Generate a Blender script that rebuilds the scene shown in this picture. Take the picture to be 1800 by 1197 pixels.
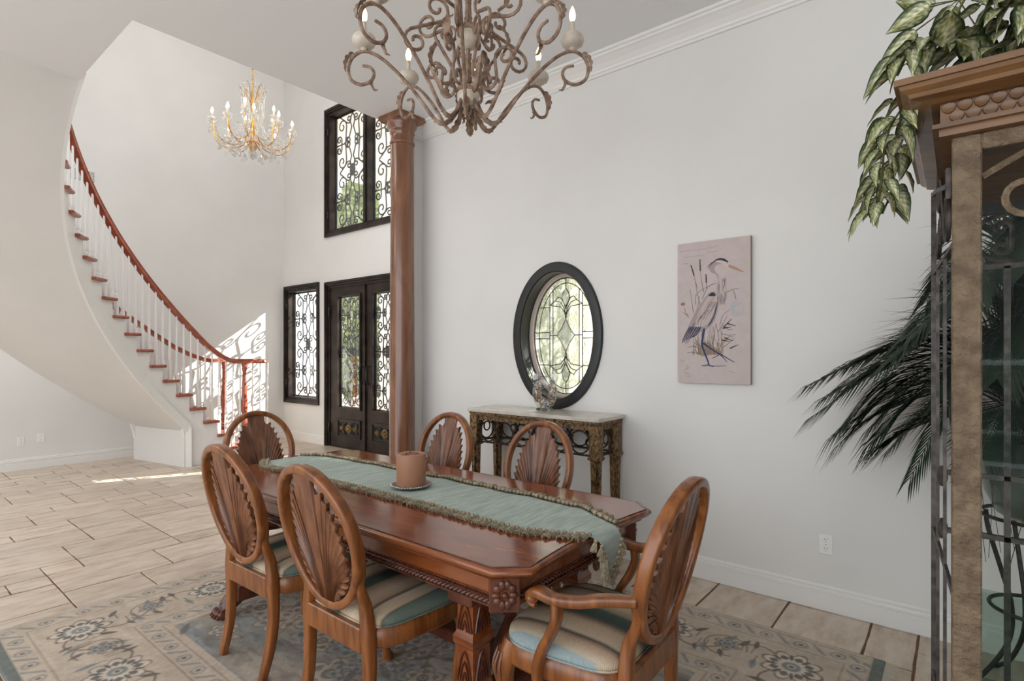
import bpy, math, random
import numpy as np
from mathutils import Vector, Matrix
PI = math.pi
random.seed(7)
for _o in list(bpy.data.objects):
    bpy.data.objects.remove(_o, do_unlink=True)
SC = bpy.context.scene
COL = SC.collection

# ---------------------------------------------------------------- camera, world, sun, exposure
YAW = math.radians(39.1)
cam_d = bpy.data.cameras.new('camera')
cam_d.sensor_width = 36.0
cam_d.lens = 36.0 * 966.0 / 1800.0
cam_d.shift_y = (622.0 - 598.5) / 1800.0
cam_d.clip_start = 0.05
cam_o = bpy.data.objects.new('camera', cam_d)
COL.objects.link(cam_o)
cam_o.location = (0, 0, 1.45)
cam_o.rotation_euler = (PI / 2, 0, YAW)
SC.camera = cam_o

w = bpy.data.worlds.new('world'); SC.world = w
w.use_nodes = True
bg = w.node_tree.nodes['Background']
bg.inputs[0].default_value = (0.93, 0.975, 1.03, 1)
bg.inputs[1].default_value = 1.25

sun_d = bpy.data.lights.new('sun', 'SUN')
sun_d.energy = 9.0
sun_d.angle = 0.004
sun_d.color = (1.0, 0.95, 0.86)
sun_o = bpy.data.objects.new('sun', sun_d); COL.objects.link(sun_o)
sun_o.rotation_euler = Vector((-0.47, -1.0, -0.74)).to_track_quat('-Z', 'Y').to_euler()
sun_o.location = (2, 12, 9)

vs = SC.view_settings
vs.view_transform = 'Standard'
vs.look = 'None'
vs.gamma = 1.0
vs.use_curve_mapping = False
vs.exposure = 1.18

# ---------------------------------------------------------------- helpers
class MB:
    def __init__(s):
        s.v = []; s.f = []; s.c = None
    def add(s, vs, fs):
        b = len(s.v)
        s.v.extend([tuple(p) for p in vs])
        s.f.extend([tuple(i + b for i in f) for f in fs])
        return b
    def bb(s, x0, x1, y0, y1, z0, z1):
        s.add([(x0,y0,z0),(x1,y0,z0),(x1,y1,z0),(x0,y1,z0),(x0,y0,z1),(x1,y0,z1),(x1,y1,z1),(x0,y1,z1)],
              [(3,2,1,0),(4,5,6,7),(0,1,5,4),(1,2,6,5),(2,3,7,6),(3,0,4,7)])
        return s
    def bev(s, x0, x1, y0, y1, z0, z1, b=0.004):
        # box with chamfered edges: lofted octagon-corner rings
        def ring(o, z):
            return [(x0+o+b*0, y0+o+b, z),(x0+o+b, y0+o, z),(x1-o-b, y0+o, z),(x1-o, y0+o+b, z),(x1-o, y1-o-b, z),(x1-o-b, y1-o, z),(x0+o+b, y1-o, z),(x0+o, y1-o-b, z)]
        s.loft([ring(b, z0), ring(0, z0+b), ring(0, z1-b), ring(b, z1)])
        return s
    def loft(s, rings, caps=True, closed=True):
        n = len(rings[0]); b = len(s.v)
        for r in rings: s.v.extend([tuple(p) for p in r])
        for k in range(len(rings)-1):
            for i in range(n if closed else n-1):
                j = (i+1) % n
                s.f.append((b+k*n+i, b+k*n+j, b+(k+1)*n+j, b+(k+1)*n+i))
        if caps:
            s.f.append(tuple(b+i for i in reversed(range(n))))
            s.f.append(tuple(b+(len(rings)-1)*n+i for i in range(n)))
        return s
    def frames(s, pts, closed=False, up=None):
        P = [Vector(p) for p in pts]; n = len(P); T = []
        for i in range(n):
            a = P[(i-1) % n] if (closed or i > 0) else P[i]
            c = P[(i+1) % n] if (closed or i < n-1) else P[i]
            t = c - a
            T.append(t.normalized() if t.length > 1e-9 else Vector((0,0,1)))
        out = []
        if up is not None:
            for i in range(n):
                u = Vector(up(i) if callable(up) else up)
                sd = u.cross(T[i])
                if sd.length < 1e-6: sd = Vector((1,0,0)).cross(T[i])
                sd.normalize(); out.append((P[i], sd, T[i].cross(sd)))
            return out
        sd = Vector((0,0,1)).cross(T[0])
        if sd.length < 1e-3: sd = Vector((1,0,0)).cross(T[0])
        sd.normalize()
        for i in range(n):
            sd = sd - T[i]*sd.dot(T[i])
            if sd.length < 1e-6: sd = Vector((1,0,0)).cross(T[i])
            sd.normalize(); out.append((P[i], sd.copy(), T[i].cross(sd)))
        return out
    def tube(s, pts, r, n=8, closed=False, up=None, flat=1.0):
        fr = s.frames(pts, closed, up); rings = []
        for i, (p, a, b) in enumerate(fr):
            rr = r[i] if hasattr(r, '__len__') else r
            rings.append([p + a*(rr*math.cos(2*PI*k/n)) + b*(rr*flat*math.sin(2*PI*k/n)) for k in range(n)])
        if closed: rings.append(rings[0])
        s.loft(rings, caps=not closed); return s
    def sweep(s, pts, prof, closed=False, up=(0,0,1), scale=None):
        fr = s.frames(pts, closed, up); rings = []
        for i, (p, a, b) in enumerate(fr):
            k = scale[i] if scale else (1, 1)
            rings.append([p + a*(q[0]*k[0]) + b*(q[1]*k[1]) for q in prof])
        if closed: rings.append(rings[0])
        s.loft(rings, caps=not closed); return s
    def lathe(s, prof, n=20, c=(0,0,0), cap=True):
        s.loft([[(c[0]+r*math.cos(2*PI*k/n), c[1]+r*math.sin(2*PI*k/n), c[2]+z) for k in range(n)] for r, z in prof], caps=cap)
        return s
    def ball(s, c, r, n=12, m=8):
        rx, ry, rz = (r if hasattr(r, '__len__') else (r, r, r))
        rings = []
        for i in range(m+1):
            a = -PI/2 + PI*i/m; q = max(math.cos(a), 0.02)
            rings.append([(c[0]+rx*q*math.cos(2*PI*k/n), c[1]+ry*q*math.sin(2*PI*k/n), c[2]+rz*math.sin(a)) for k in range(n)])
        s.loft(rings); return s
    def prism(s, poly, a0, a1, plane='xy'):
        def P(p, a):
            return {'xy': (p[0], p[1], a), 'xz': (p[0], a, p[1]), 'yz': (a, p[0], p[1])}[plane]
        n = len(poly); b = len(s.v)
        s.v.extend([P(p, a0) for p in poly]); s.v.extend([P(p, a1) for p in poly])
        s.f.append(tuple(b+i for i in reversed(range(n)))); s.f.append(tuple(b+n+i for i in range(n)))
        for i in range(n):
            j = (i+1) % n; s.f.append((b+i, b+j, b+n+j, b+n+i))
        return s
    def xf(s, M, start=0):
        for i in range(start, len(s.v)):
            s.v[i] = tuple(M @ Vector(s.v[i]))
        return s
    def build(s, name, mat, parent=None, smooth=40, loc=None, fix=True):
        me = bpy.data.meshes.new(name)
        me.from_pydata(s.v, [], s.f)
        me.validate()
        if fix:
            import bmesh
            bm = bmesh.new(); bm.from_mesh(me)
            bmesh.ops.recalc_face_normals(bm, faces=bm.faces)
            bm.to_mesh(me); bm.free()
        if smooth:
            me.shade_smooth(); me.set_sharp_from_angle(angle=math.radians(smooth))
        me.materials.append(mat)
        o = bpy.data.objects.new(name, me); COL.objects.link(o)
        if parent is not None: o.parent = parent
        if loc is not None: o.location = loc
        return o

def thing(name, label, cat, loc=(0,0,0), rotz=0.0, group=None):
    o = bpy.data.objects.new(name, None); COL.objects.link(o)
    o.empty_display_size = 0.1
    o.location = loc; o.rotation_euler = (0, 0, rotz)
    o['label'] = label; o['category'] = cat
    if group: o['group'] = group
    return o
def tag(o, label, cat, group=None, kind=None):
    o['label'] = label; o['category'] = cat
    if group: o['group'] = group
    if kind: o['kind'] = kind
    return o
def struct(o, label=None, cat=None):
    o['kind'] = 'structure'
    if label: o['label'] = label
    if cat: o['category'] = cat
    return o
def stuff(o):
    o['kind'] = 'stuff'; return o
def copy_tree(o, parent=None):
    c = o.copy(); COL.objects.link(c); c.parent = parent
    for ch in list(o.children):
        copy_tree(ch, c)
    return c
def inst(o, parent, M):
    c = o.copy(); COL.objects.link(c); c.parent = parent; c.matrix_local = M
    return c
def rrect(w, d, r=None, k=3):
    r = r if r is not None else min(w, d)*0.3
    pts = []
    for cx, cy, a0 in ((w/2-r, d/2-r, 0), (-w/2+r, d/2-r, 90), (-w/2+r, -d/2+r, 180), (w/2-r, -d/2+r, 270)):
        for i in range(k+1):
            a = math.radians(a0 + 90*i/k); pts.append((cx+r*math.cos(a), cy+r*math.sin(a)))
    return pts
def smoothpath(pts, per=6, closed=False):
    P = [Vector(p) for p in pts]; n = len(P); out = []
    rng = range(n if closed else n-1)
    for i in rng:
        p0 = P[(i-1) % n] if (closed or i > 0) else P[i]*2-P[i+1]
        p1 = P[i]; p2 = P[(i+1) % n]
        p3 = P[(i+2) % n] if (closed or i < n-2) else P[i+1]*2-P[i]
        for k in range(per):
            t = k/per
            out.append(0.5*((2*p1)+(p2-p0)*t+(2*p0-5*p1+4*p2-p3)*t*t+(3*p1-p0-3*p2+p3)*t**3))
    if not closed: out.append(P[-1])
    return out
def lerp1(vals, n):
    xs = np.linspace(0, len(vals)-1, n)
    return list(np.interp(xs, range(len(vals)), vals))
def scroll(c0, r0, c1, r1, d0, d1, turns=1.2, n=16):
    phi = math.atan2(c1[1]-c0[1], c1[0]-c0[0])
    D = math.hypot(c1[0]-c0[0], c1[1]-c0[1])
    phi -= math.asin(max(-0.98, min(0.98, (d1*r1-d0*r0)/max(D, 1e-6))))
    a = phi - PI/2*d0; b = phi - PI/2*d1
    out = []
    for i in range(n+1):
        t = i/n; rr = r0*(0.22+0.78*t); an = a - d0*2*PI*turns*(1-t)
        out.append((c0[0]+rr*math.cos(an), c0[1]+rr*math.sin(an)))
    if r1 <= 0:
        out.append(c1); return out
    for i in range(n+1):
        t = 1-i/n; rr = r1*(0.22+0.78*t); an = b + d1*2*PI*turns*(1-t)
        out.append((c1[0]+rr*math.cos(an), c1[1]+rr*math.sin(an)))
    return out
def smoothpath2(pts, per=6):
    return [(p.x, p.y) for p in smoothpath([(a, b, 0) for a, b in pts], per)]
def arc(cx, cy, r, a0, a1, n=12):
    return [(cx+r*math.cos(math.radians(a0+(a1-a0)*i/n)), cy+r*math.sin(math.radians(a0+(a1-a0)*i/n))) for i in range(n+1)]

# ---------------------------------------------------------------- materials
def _mat(name):
    m = bpy.data.materials.new(name); m.use_nodes = True
    nt = m.node_tree; b = nt.nodes['Principled BSDF']
    return m, nt, b
def hexc(r, g, b):
    f = lambda c: ((c/255+0.055)/1.055)**2.4 if c > 10 else c/255/12.92
    return (f(r), f(g), f(b), 1)
def mat(name, c1, c2=None, rough=0.5, metal=0.0, scale=(8,8,8), detail=6, lo=0.35, hi=0.65, bump=0.0, bscale=40, coat=0.0, dist=0.0, spec=0.5, rand=0.0, emit=0.0, trans=0.0):
    m, nt, b = _mat(name)
    L = nt.links.new
    b.inputs['Roughness'].default_value = rough; b.inputs['Metallic'].default_value = metal
    b.inputs['Coat Weight'].default_value = coat; b.inputs['Coat Roughness'].default_value = 0.12
    b.inputs['Specular IOR Level'].default_value = spec
    tc = nt.nodes.new('ShaderNodeTexCoord')
    src = None
    if c2 is None:
        b.inputs['Base Color'].default_value = c1
    else:
        mp = nt.nodes.new('ShaderNodeMapping'); mp.inputs['Scale'].default_value = scale
        L(tc.outputs['Object'], mp.inputs['Vector'])
        nz = nt.nodes.new('ShaderNodeTexNoise'); nz.inputs['Detail'].default_value = detail
        nz.inputs['Scale'].default_value = 1.0; nz.inputs['Distortion'].default_value = dist
        L(mp.outputs['Vector'], nz.inputs['Vector'])
        rp = nt.nodes.new('ShaderNodeValToRGB')
        rp.color_ramp.elements[0].position = lo; rp.color_ramp.elements[0].color = c1
        rp.color_ramp.elements[1].position = hi; rp.color_ramp.elements[1].color = c2
        L(nz.outputs['Fac'], rp.inputs['Fac'])
        src = rp.outputs['Color']
        if rand > 0:
            oi = nt.nodes.new('ShaderNodeObjectInfo')
            mr = nt.nodes.new('ShaderNodeMapRange'); mr.inputs['To Min'].default_value = 1-rand; mr.inputs['To Max'].default_value = 1+rand
            L(oi.outputs['Random'], mr.inputs['Value'])
            mx = nt.nodes.new('ShaderNodeVectorMath'); mx.operation = 'SCALE'
            L(src, mx.inputs[0]); L(mr.outputs['Result'], mx.inputs['Scale'])
            src = mx.outputs['Vector']
        L(src, b.inputs['Base Color'])
    if bump > 0:
        n2 = nt.nodes.new('ShaderNodeTexNoise'); n2.inputs['Scale'].default_value = bscale; n2.inputs['Detail'].default_value = 5
        L(tc.outputs['Object'], n2.inputs['Vector'])
        bp = nt.nodes.new('ShaderNodeBump'); bp.inputs['Strength'].default_value = bump; bp.inputs['Distance'].default_value = 0.01
        L(n2.outputs['Fac'], bp.inputs['Height']); L(bp.outputs['Normal'], b.inputs['Normal'])
    if emit > 0:
        b.inputs['Emission Color'].default_value = c1; b.inputs['Emission Strength'].default_value = emit
    return m
def attr_mat(name, rough=0.9, bump=0.0, bscale=200, spec=0.3, noise=0.0, nscale=60):
    m, nt, b = _mat(name); L = nt.links.new
    a = nt.nodes.new('ShaderNodeAttribute'); a.attribute_name = 'pattern'
    src = a.outputs['Color']
    tc = nt.nodes.new('ShaderNodeTexCoord')
    if noise > 0:
        nz = nt.nodes.new('ShaderNodeTexNoise'); nz.inputs['Scale'].default_value = nscale; nz.inputs['Detail'].default_value = 6
        L(tc.outputs['Object'], nz.inputs['Vector'])
        mr = nt.nodes.new('ShaderNodeMapRange'); mr.inputs['To Min'].default_value = 1-noise; mr.inputs['To Max'].default_value = 1+noise
        L(nz.outputs['Fac'], mr.inputs['Value'])
        mx = nt.nodes.new('ShaderNodeVectorMath'); mx.operation = 'SCALE'
        L(src, mx.inputs[0]); L(mr.outputs['Result'], mx.inputs['Scale']); src = mx.outputs['Vector']
    L(src, b.inputs['Base Color'])
    b.inputs['Roughness'].default_value = rough; b.inputs['Specular IOR Level'].default_value = spec
    if bump > 0:
        n2 = nt.nodes.new('ShaderNodeTexNoise'); n2.inputs['Scale'].default_value = bscale
        L(tc.outputs['Object'], n2.inputs['Vector'])
        bp = nt.nodes.new('ShaderNodeBump'); bp.inputs['Strength'].default_value = bump; bp.inputs['Distance'].default_value = 0.004
        L(n2.outputs['Fac'], bp.inputs['Height']); L(bp.outputs['Normal'], b.inputs['Normal'])
    return m
def glass_mat(name, tint=(1,1,1,1), refl=0.08, rough=0.02, bump=0.0, bscale=30):
    m, nt, b = _mat(name); L = nt.links.new
    nt.nodes.remove(b)
    out = [n for n in nt.nodes if n.type == 'OUTPUT_MATERIAL'][0]
    tr = nt.nodes.new('ShaderNodeBsdfTransparent'); tr.inputs[0].default_value = tint
    gl = nt.nodes.new('ShaderNodeBsdfGlossy'); gl.inputs['Roughness'].default_value = rough
    fr = nt.nodes.new('ShaderNodeLayerWeight'); fr.inputs['Blend'].default_value = 0.25
    mr = nt.nodes.new('ShaderNodeMapRange'); mr.inputs['To Min'].default_value = refl*0.5; mr.inputs['To Max'].default_value = min(1, refl*5)
    L(fr.outputs['Fresnel'], mr.inputs['Value'])
    mx = nt.nodes.new('ShaderNodeMixShader')
    L(mr.outputs['Result'], mx.inputs['Fac']); L(tr.outputs[0], mx.inputs[1]); L(gl.outputs[0], mx.inputs[2])
    if bump > 0:
        tc = nt.nodes.new('ShaderNodeTexCoord'); nz = nt.nodes.new('ShaderNodeTexNoise'); nz.inputs['Scale'].default_value = bscale
        L(tc.outputs['Object'], nz.inputs['Vector'])
        bp = nt.nodes.new('ShaderNodeBump'); bp.inputs['Strength'].default_value = bump; bp.inputs['Distance'].default_value = 0.02
        L(nz.outputs['Fac'], bp.inputs['Height']); L(bp.outputs['Normal'], gl.inputs['Normal']); L(bp.outputs['Normal'], fr.inputs['Normal'])
    L(mx.outputs[0], out.inputs['Surface'])
    return m

M_wall = mat('wall_paint', hexc(226,224,220), hexc(230,228,224), rough=0.75, scale=(1.5,1.5,1.5), bump=0.06, bscale=60, spec=0.2)
M_ceil = mat('ceiling_paint', hexc(238,239,240), rough=0.85, spec=0.2)
M_trim = mat('white_trim', hexc(235,233,229), rough=0.35)
M_grout = mat('grout', hexc(104,74,54), hexc(128,94,72), rough=0.95, scale=(30,30,30))
M_wood = mat('chair_wood', hexc(104,56,24), hexc(146,88,42), rough=0.3, scale=(26,26,4), detail=5, dist=0.8, coat=0.25)
M_wood_dark = mat('carved_wood', hexc(92,54,34), hexc(132,84,54), rough=0.33, scale=(30,30,6), coat=0.2)
M_table = mat('table_wood', hexc(106,44,22), hexc(146,74,38), rough=0.16, scale=(5,22,22), detail=7, dist=0.9, coat=0.6)
M_table_edge = mat('table_edge_wood', hexc(112,56,26), hexc(140,78,38), rough=0.25, scale=(4,24,24), coat=0.4)
M_table_dark = mat('table_carved_wood', hexc(66,30,18), hexc(100,50,30), rough=0.3, scale=(20,20,20), coat=0.3)
M_colwood = mat('column_wood', hexc(106,64,42), hexc(142,96,68), rough=0.22, scale=(7,7,1.2), detail=6, dist=1.2, coat=0.5)
M_redwood = mat('red_oak', hexc(142,68,48), hexc(172,92,66), rough=0.28, scale=(14,14,14), coat=0.3)
M_iron_door = mat('bronze_iron', hexc(40,32,28), hexc(62,52,46), rough=0.42, metal=0.5, scale=(6,6,6))
M_iron = mat('dark_iron', hexc(30,30,31), hexc(56,55,55), rough=0.5, metal=0.4, scale=(40,40,40))
M_glass = glass_mat('clear_glass', (0.97,0.98,0.98,1), 0.05)
M_gold = mat('aged_gold', hexc(116,92,56), hexc(166,138,90), rough=0.4, metal=0.6, scale=(60,60,60))
M_black = mat('black_paint', hexc(20,20,21), hexc(27,27,28), rough=0.4, scale=(10,10,10))
M_plate = mat('wall_plate_plastic', hexc(238,237,233), rough=0.4)
M_slot = mat('dark_slot', hexc(52,50,48), rough=0.6)
M_bulb = mat('bulb_glow', (1.0,0.60,0.30,1), rough=0.3, emit=2.6)
# ================================================================ the setting
H1 = 3.62            # dining ceiling
DW = 3.544           # dining wall plane
FW = 4.91            # front (door) wall plane
BW = -9.10           # stair wall plane
XE = -4.17           # edge of the low ceiling over the foyer

def wall_grid(xs, zs, holes, y0, y1):
    mb = MB()
    for i in range(len(xs)-1):
        for k in range(len(zs)-1):
            cx = (xs[i]+xs[i+1])/2; cz = (zs[k]+zs[k+1])/2
            if any(a < cx < b and c < cz < d for a, b, c, d in holes): continue
            mb.bb(xs[i], xs[i+1], y0, y1, zs[k], zs[k+1])
    return mb

# dining wall with an oval opening
OVX, OVZ, OVA, OVB = -2.435, 1.594, 0.345, 0.50     # opening centre and half axes
wx0, wx1, wz1 = -4.25, 2.6, H1
angs = set(2*PI*k/72 for k in range(72))
for cx, cz in ((wx0,0),(wx1,0),(wx0,wz1),(wx1,wz1)):
    angs.add(math.atan2(cz-OVZ, cx-OVX) % (2*PI))
angs = sorted(angs)
inn, out_ = [], []
for a in angs:
    c, s = math.cos(a), math.sin(a)
    q = 1/math.sqrt((c/OVA)**2+(s/OVB)**2)
    inn.append((OVX+q*c, OVZ+q*s))
    t = min([((wx1 if c > 0 else wx0)-OVX)/c if abs(c) > 1e-9 else 1e9, ((wz1 if s > 0 else 0)-OVZ)/s if abs(s) > 1e-9 else 1e9])
    out_.append((OVX+t*c, OVZ+t*s))
mb = MB(); n = len(angs)
for y in (DW, DW+0.2):
    mb.v.extend([(x, y, z) for x, z in inn]); mb.v.extend([(x, y, z) for x, z in out_])
for i in range(n):
    j = (i+1) % n
    mb.f.append((i, j, n+j, n+i)); mb.f.append((2*n+i, 3*n+i, 3*n+j, 2*n+j))
    mb.f.append((i, 2*n+i, 2*n+j, j)); mb.f.append((n+i, n+j, 3*n+j, 3*n+i))
struct(mb.build('wall_right', M_wall, smooth=30))
# short wing wall behind the column, closing towards the front wall
mb = MB(); mb.bb(-4.25, -3.99, 3.445, DW+0.001, 0, H1); mb.bb(-4.25, -4.05, DW, FW, 0, 6.5)
mb.bb(-4.25, -4.05, 3.3, DW, H1+0.33, 6.5)
struct(mb.build('wall_wing', M_wall, smooth=None))
# front wall
DX0, DX1, DZ = -7.80, -5.716, 2.58
mb = wall_grid([-9.3, -9.05, -7.98, DX0, DX1, -4.05], [0, 0.62, DZ, 2.605, 3.29, 5.30, 6.5],
               [(-9.05,-7.98,0.62,2.605), (DX0,DX1,0,DZ), (DX0,DX1,3.29,5.30)], FW, FW+0.22)
struct(mb.build('wall_front', M_wall, smooth=None))
mb = MB(); mb.bb(BW-0.2, BW, -3.6, FW, 0, 6.5)
struct(mb.build('wall_stair', M_wall, smooth=None))
mb = MB(); mb.bb(2.6, 2.8, -3.6, DW+0.2, 0, H1+0.33)  # unseen wall, added to block light from the right and back
struct(mb.build('wall_shade_near', M_wall, smooth=None))
mb = MB(); mb.bb(BW-0.2, -5.3, -3.8, -3.6, 0, H1+0.33)  # unseen partial wall, added and sized to dim the left side and soffit
struct(mb.build('wall_shade_rear', M_wall, smooth=None))
mb = MB(); mb.bb(BW, -6.9, 0.3, 0.45, H1+0.33, 6.5); mb.bb(BW-0.2, XE+0.2, 0.3, 0.45, 5.3, 6.5)  # unseen upper walls, added to cut the light reaching the stair wall
struct(mb.build('wall_shade_upstairs', M_wall, smooth=None))
# ceilings: low ceiling over the dining room, notched for the two-storey foyer
mb = MB()
mb.prism([(2.6,-3.6),(2.6,DW+0.2),(XE,DW+0.2),(XE,1.216),(-5.42,1.216),(-5.42,-3.6)], H1, H1+0.33)
struct(mb.build('ceiling', M_ceil, smooth=None))
mb = MB(); mb.bb(BW-0.2, XE+0.2, 0.6, FW+0.2, 6.5, 6.6)
struct(mb.build('ceiling_foyer', M_ceil, smooth=None))

# baseboards and crown moulding
def base_prof(h=0.14):
    return [(0,0),(0.020,0),(0.020,h*0.66),(0.012,h*0.68),(0.012,h*0.73),(0.020,h*0.76),(0.018,h*0.83),(0.010,h*0.86),(0.014,h*0.92),(0.008,h),(0,h)]
def run_prof(mb, p0, p1, prof, nrm):
    d = Vector(nrm)
    rings = []
    for p in (p0, p1):
        rings.append([(p[0]+d.x*a, p[1]+d.y*a, p[2]+b) for a, b in prof])
    mb.loft(rings)
mb = MB(); run_prof(mb, (-3.99,DW,0), (2.6,DW,0), base_prof(), (0,-1))
struct(mb.build('baseboard_right', M_trim, smooth=None))
mb = MB()
run_prof(mb, (BW,FW,0), (DX0-0.01,FW,0), base_prof(), (0,-1)); run_prof(mb, (DX1+0.01,FW,0), (-4.25,FW,0), base_prof(), (0,-1))
struct(mb.build('baseboard_front', M_trim, smooth=None))
mb = MB(); run_prof(mb, (BW,-3.6,0), (BW,FW,0), base_prof(), (1,0))
struct(mb.build('baseboard_stair', M_trim, smooth=None))
cp = [(0,-0.135),(0.014,-0.135),(0.016,-0.118),(0.024,-0.112),(0.028,-0.098),(0.050,-0.070),(0.080,-0.044),(0.094,-0.036),(0.096,-0.022),(0.110,-0.018),(0.112,0),(0,0)]
mb = MB()
rings = [[(2.6, DW-a, H1+b) for a, b in cp], [(-3.99+0*0, DW-a, H1+b) for a, b in cp]]
rings[1] = [(-3.99+a, DW-a, H1+b) for a, b in cp]
mb.loft(rings)
mb.loft([[(-3.99+a, DW-a, H1+b) for a, b in cp], [(-3.99+a, 3.445-a, H1+b) for a, b in cp]])
mb.loft([[(-3.99+a, 3.445-a, H1+b) for a, b in cp], [(-4.17, 3.445-a, H1+b) for a, b in cp]])
struct(mb.build('trim_1', M_trim, smooth=None))

# ---------------------------------------------------------------- travertine floor
def tile_mat():
    m, nt, b = _mat('travertine'); L = nt.links.new
    tc = nt.nodes.new('ShaderNodeTexCoord'); oi = nt.nodes.new('ShaderNodeObjectInfo')
    geo = nt.nodes.new('ShaderNodeNewGeometry')
    mp = nt.nodes.new('ShaderNodeMapping'); mp.inputs['Scale'].default_value = (9, 2.6, 6)
    L(geo.outputs['Position'], mp.inputs['Vector'])
    nz = nt.nodes.new('ShaderNodeTexNoise'); nz.inputs['Scale'].default_value = 1.6; nz.inputs['Detail'].default_value = 9; nz.inputs['Roughness'].default_value = 0.62
    L(mp.outputs['Vector'], nz.inputs['Vector'])
    rp = nt.nodes.new('ShaderNodeValToRGB')
    e = rp.color_ramp.elements
    e[0].position = 0.30; e[0].color = hexc(176,153,132)
    e[1].position = 0.62; e[1].color = hexc(214,199,182)
    x = e.new(0.45); x.color = hexc(200,181,161)
    L(nz.outputs['Fac'], rp.inputs['Fac'])
    # pits
    n2 = nt.nodes.new('ShaderNodeTexNoise'); n2.inputs['Scale'].default_value = 5; n2.inputs['Detail'].default_value = 9; n2.inputs['Roughness'].default_value = 0.75
    L(mp.outputs['Vector'], n2.inputs['Vector'])
    pr = nt.nodes.new('ShaderNodeValToRGB'); pr.color_ramp.elements[0].position = 0.30; pr.color_ramp.elements[1].position = 0.37
    L(n2.outputs['Fac'], pr.inputs['Fac'])
    mx = nt.nodes.new('ShaderNodeMix'); mx.data_type = 'RGBA'
    mx.inputs[6].default_value = hexc(136,106,84)
    L(pr.outputs['Color'], mx.inputs[0]); L(rp.outputs['Color'], mx.inputs[7])
    mr = nt.nodes.new('ShaderNodeMapRange'); mr.inputs['To Min'].default_value = 0.88; mr.inputs['To Max'].default_value = 1.10
    L(oi.outputs['Random'], mr.inputs['Value'])
    sc = nt.nodes.new('ShaderNodeVectorMath'); sc.operation = 'SCALE'
    L(mx.outputs[2], sc.inputs[0]); L(mr.outputs['Result'], sc.inputs['Scale'])
    L(sc.outputs['Vector'], b.inputs['Base Color'])
    b.inputs['Roughness'].default_value = 0.33
    bp = nt.nodes.new('ShaderNodeBump'); bp.inputs['Strength'].default_value = 0.25; bp.inputs['Distance'].default_value = 0.004
    L(pr.outputs['Color'], bp.inputs['Height']); L(bp.outputs['Normal'], b.inputs['Normal'])
    return m
M_tile = tile_mat()
mb = MB(); mb.bb(BW-0.2, 2.6, -3.6, FW+0.25, -0.12, -0.0042)
floor = struct(mb.build('floor', M_grout, smooth=None))
U = 0.2032
NX, NY = int((2.6-BW)/U)+1, int((FW+3.6)/U)+1
occ = np.zeros((NX, NY), bool); rt = random.Random(21); tiles = []
sizes = [(2,3)]*7 + [(2,2)]*4 + [(1,2)]*3 + [(2,4)]*2 + [(1,3)]*1 + [(1,1)]
for j in range(NY):
    for i in range(NX):
        if occ[i, j]: continue
        cand = sizes[:]; rt.shuffle(cand); cand += [(1,1)]
        for sx, sy in cand:
            if i+sx <= NX and j+sy <= NY and not occ[i:i+sx, j:j+sy].any():
                occ[i:i+sx, j:j+sy] = True; tiles.append((i, j, sx, sy)); break
tile_mesh = {}
def tile_geo(mb, x0, x1, y0, y1, rr):
    # tumbled edge: irregular outline, chamfered top
    pts = []
    def edge(a, b, k):
        for q in range(k):
            t = q/k; pts.append((a[0]+(b[0]-a[0])*t + rr.uniform(-1,1)*0.0022, a[1]+(b[1]-a[1])*t + rr.uniform(-1,1)*0.0022))
    edge((x0,y0),(x1,y0),4); edge((x1,y0),(x1,y1),5); edge((x1,y1),(x0,y1),4); edge((x0,y1),(x0,y0),5)
    cx, cy = (x0+x1)/2, (y0+y1)/2
    def shrink(p, d):
        return (p[0]+(d if p[0] < cx else -d)*(1 if abs(p[0]-cx) > (x1-x0)/2-0.01 else 0), p[1]+(d if p[1] < cy else -d)*(1 if abs(p[1]-cy) > (y1-y0)/2-0.01 else 0))
    n = len(pts); b = len(mb.v)
    for z, d in ((-0.0044, 0), (-0.002, 0), (0.0, 0.003)):
        mb.v.extend([shrink(p, d)+(z,) for p in pts])
    for k in range(2):
        for i in range(n):
            j = (i+1) % n; mb.f.append((b+k*n+i, b+k*n+j, b+(k+1)*n+j, b+(k+1)*n+i))
    mb.f.append(tuple(b+2*n+i for i in range(n)))
def tile_score(t):
    x = BW + (t[0]+t[2]/2)*U; y = -3.6+(t[1]+t[3]/2)*U
    fx, fy = -math.sin(YAW), math.cos(YAW); d = fx*x+fy*y
    if d < 0.6: return 0
    u = 900+966*(math.cos(YAW)*x+math.sin(YAW)*y)/d; v = 622+966*1.45/d
    if u < -60 or u > 1860 or v > 1260: return 0
    if y > DW and x > -4.2: return 0
    if -3.9 < x < -0.3 and 0.5 < y < 3.05: return 0.0001/d    # under the rug
    return t[2]*t[3]/d**3
tiles.sort(key=tile_score, reverse=True)
GAP = 0.0042; GAPX = 0.0062
rest = MB()
for q, t in enumerate(tiles):
    x0 = BW+t[0]*U; y0 = -3.6+t[1]*U; wx, wy = t[2]*U, t[3]*U
    if q < 298:
        var = q % 3
        key = (t[2], t[3], var)
        if key not in tile_mesh:
            m1 = MB(); tile_geo(m1, -wx/2+GAPX, wx/2-GAPX, -wy/2+GAP, wy/2-GAP, random.Random(hash(key) & 255))
            o = m1.build('tile', M_tile, floor, smooth=None, fix=False); tile_mesh[key] = o.data
        else:
            o = bpy.data.objects.new('tile', tile_mesh[key]); COL.objects.link(o); o.parent = floor
        o.location = (x0+wx/2, y0+wy/2, rt.uniform(-0.0006, 0.0006))
    else:
        tile_geo(rest, x0+GAPX, x0+wx-GAPX, y0+GAP, y0+wy-GAP, rt)
o = rest.build('tile_field', M_tile, floor, smooth=None, fix=False); o['kind'] = 'stuff'

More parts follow.
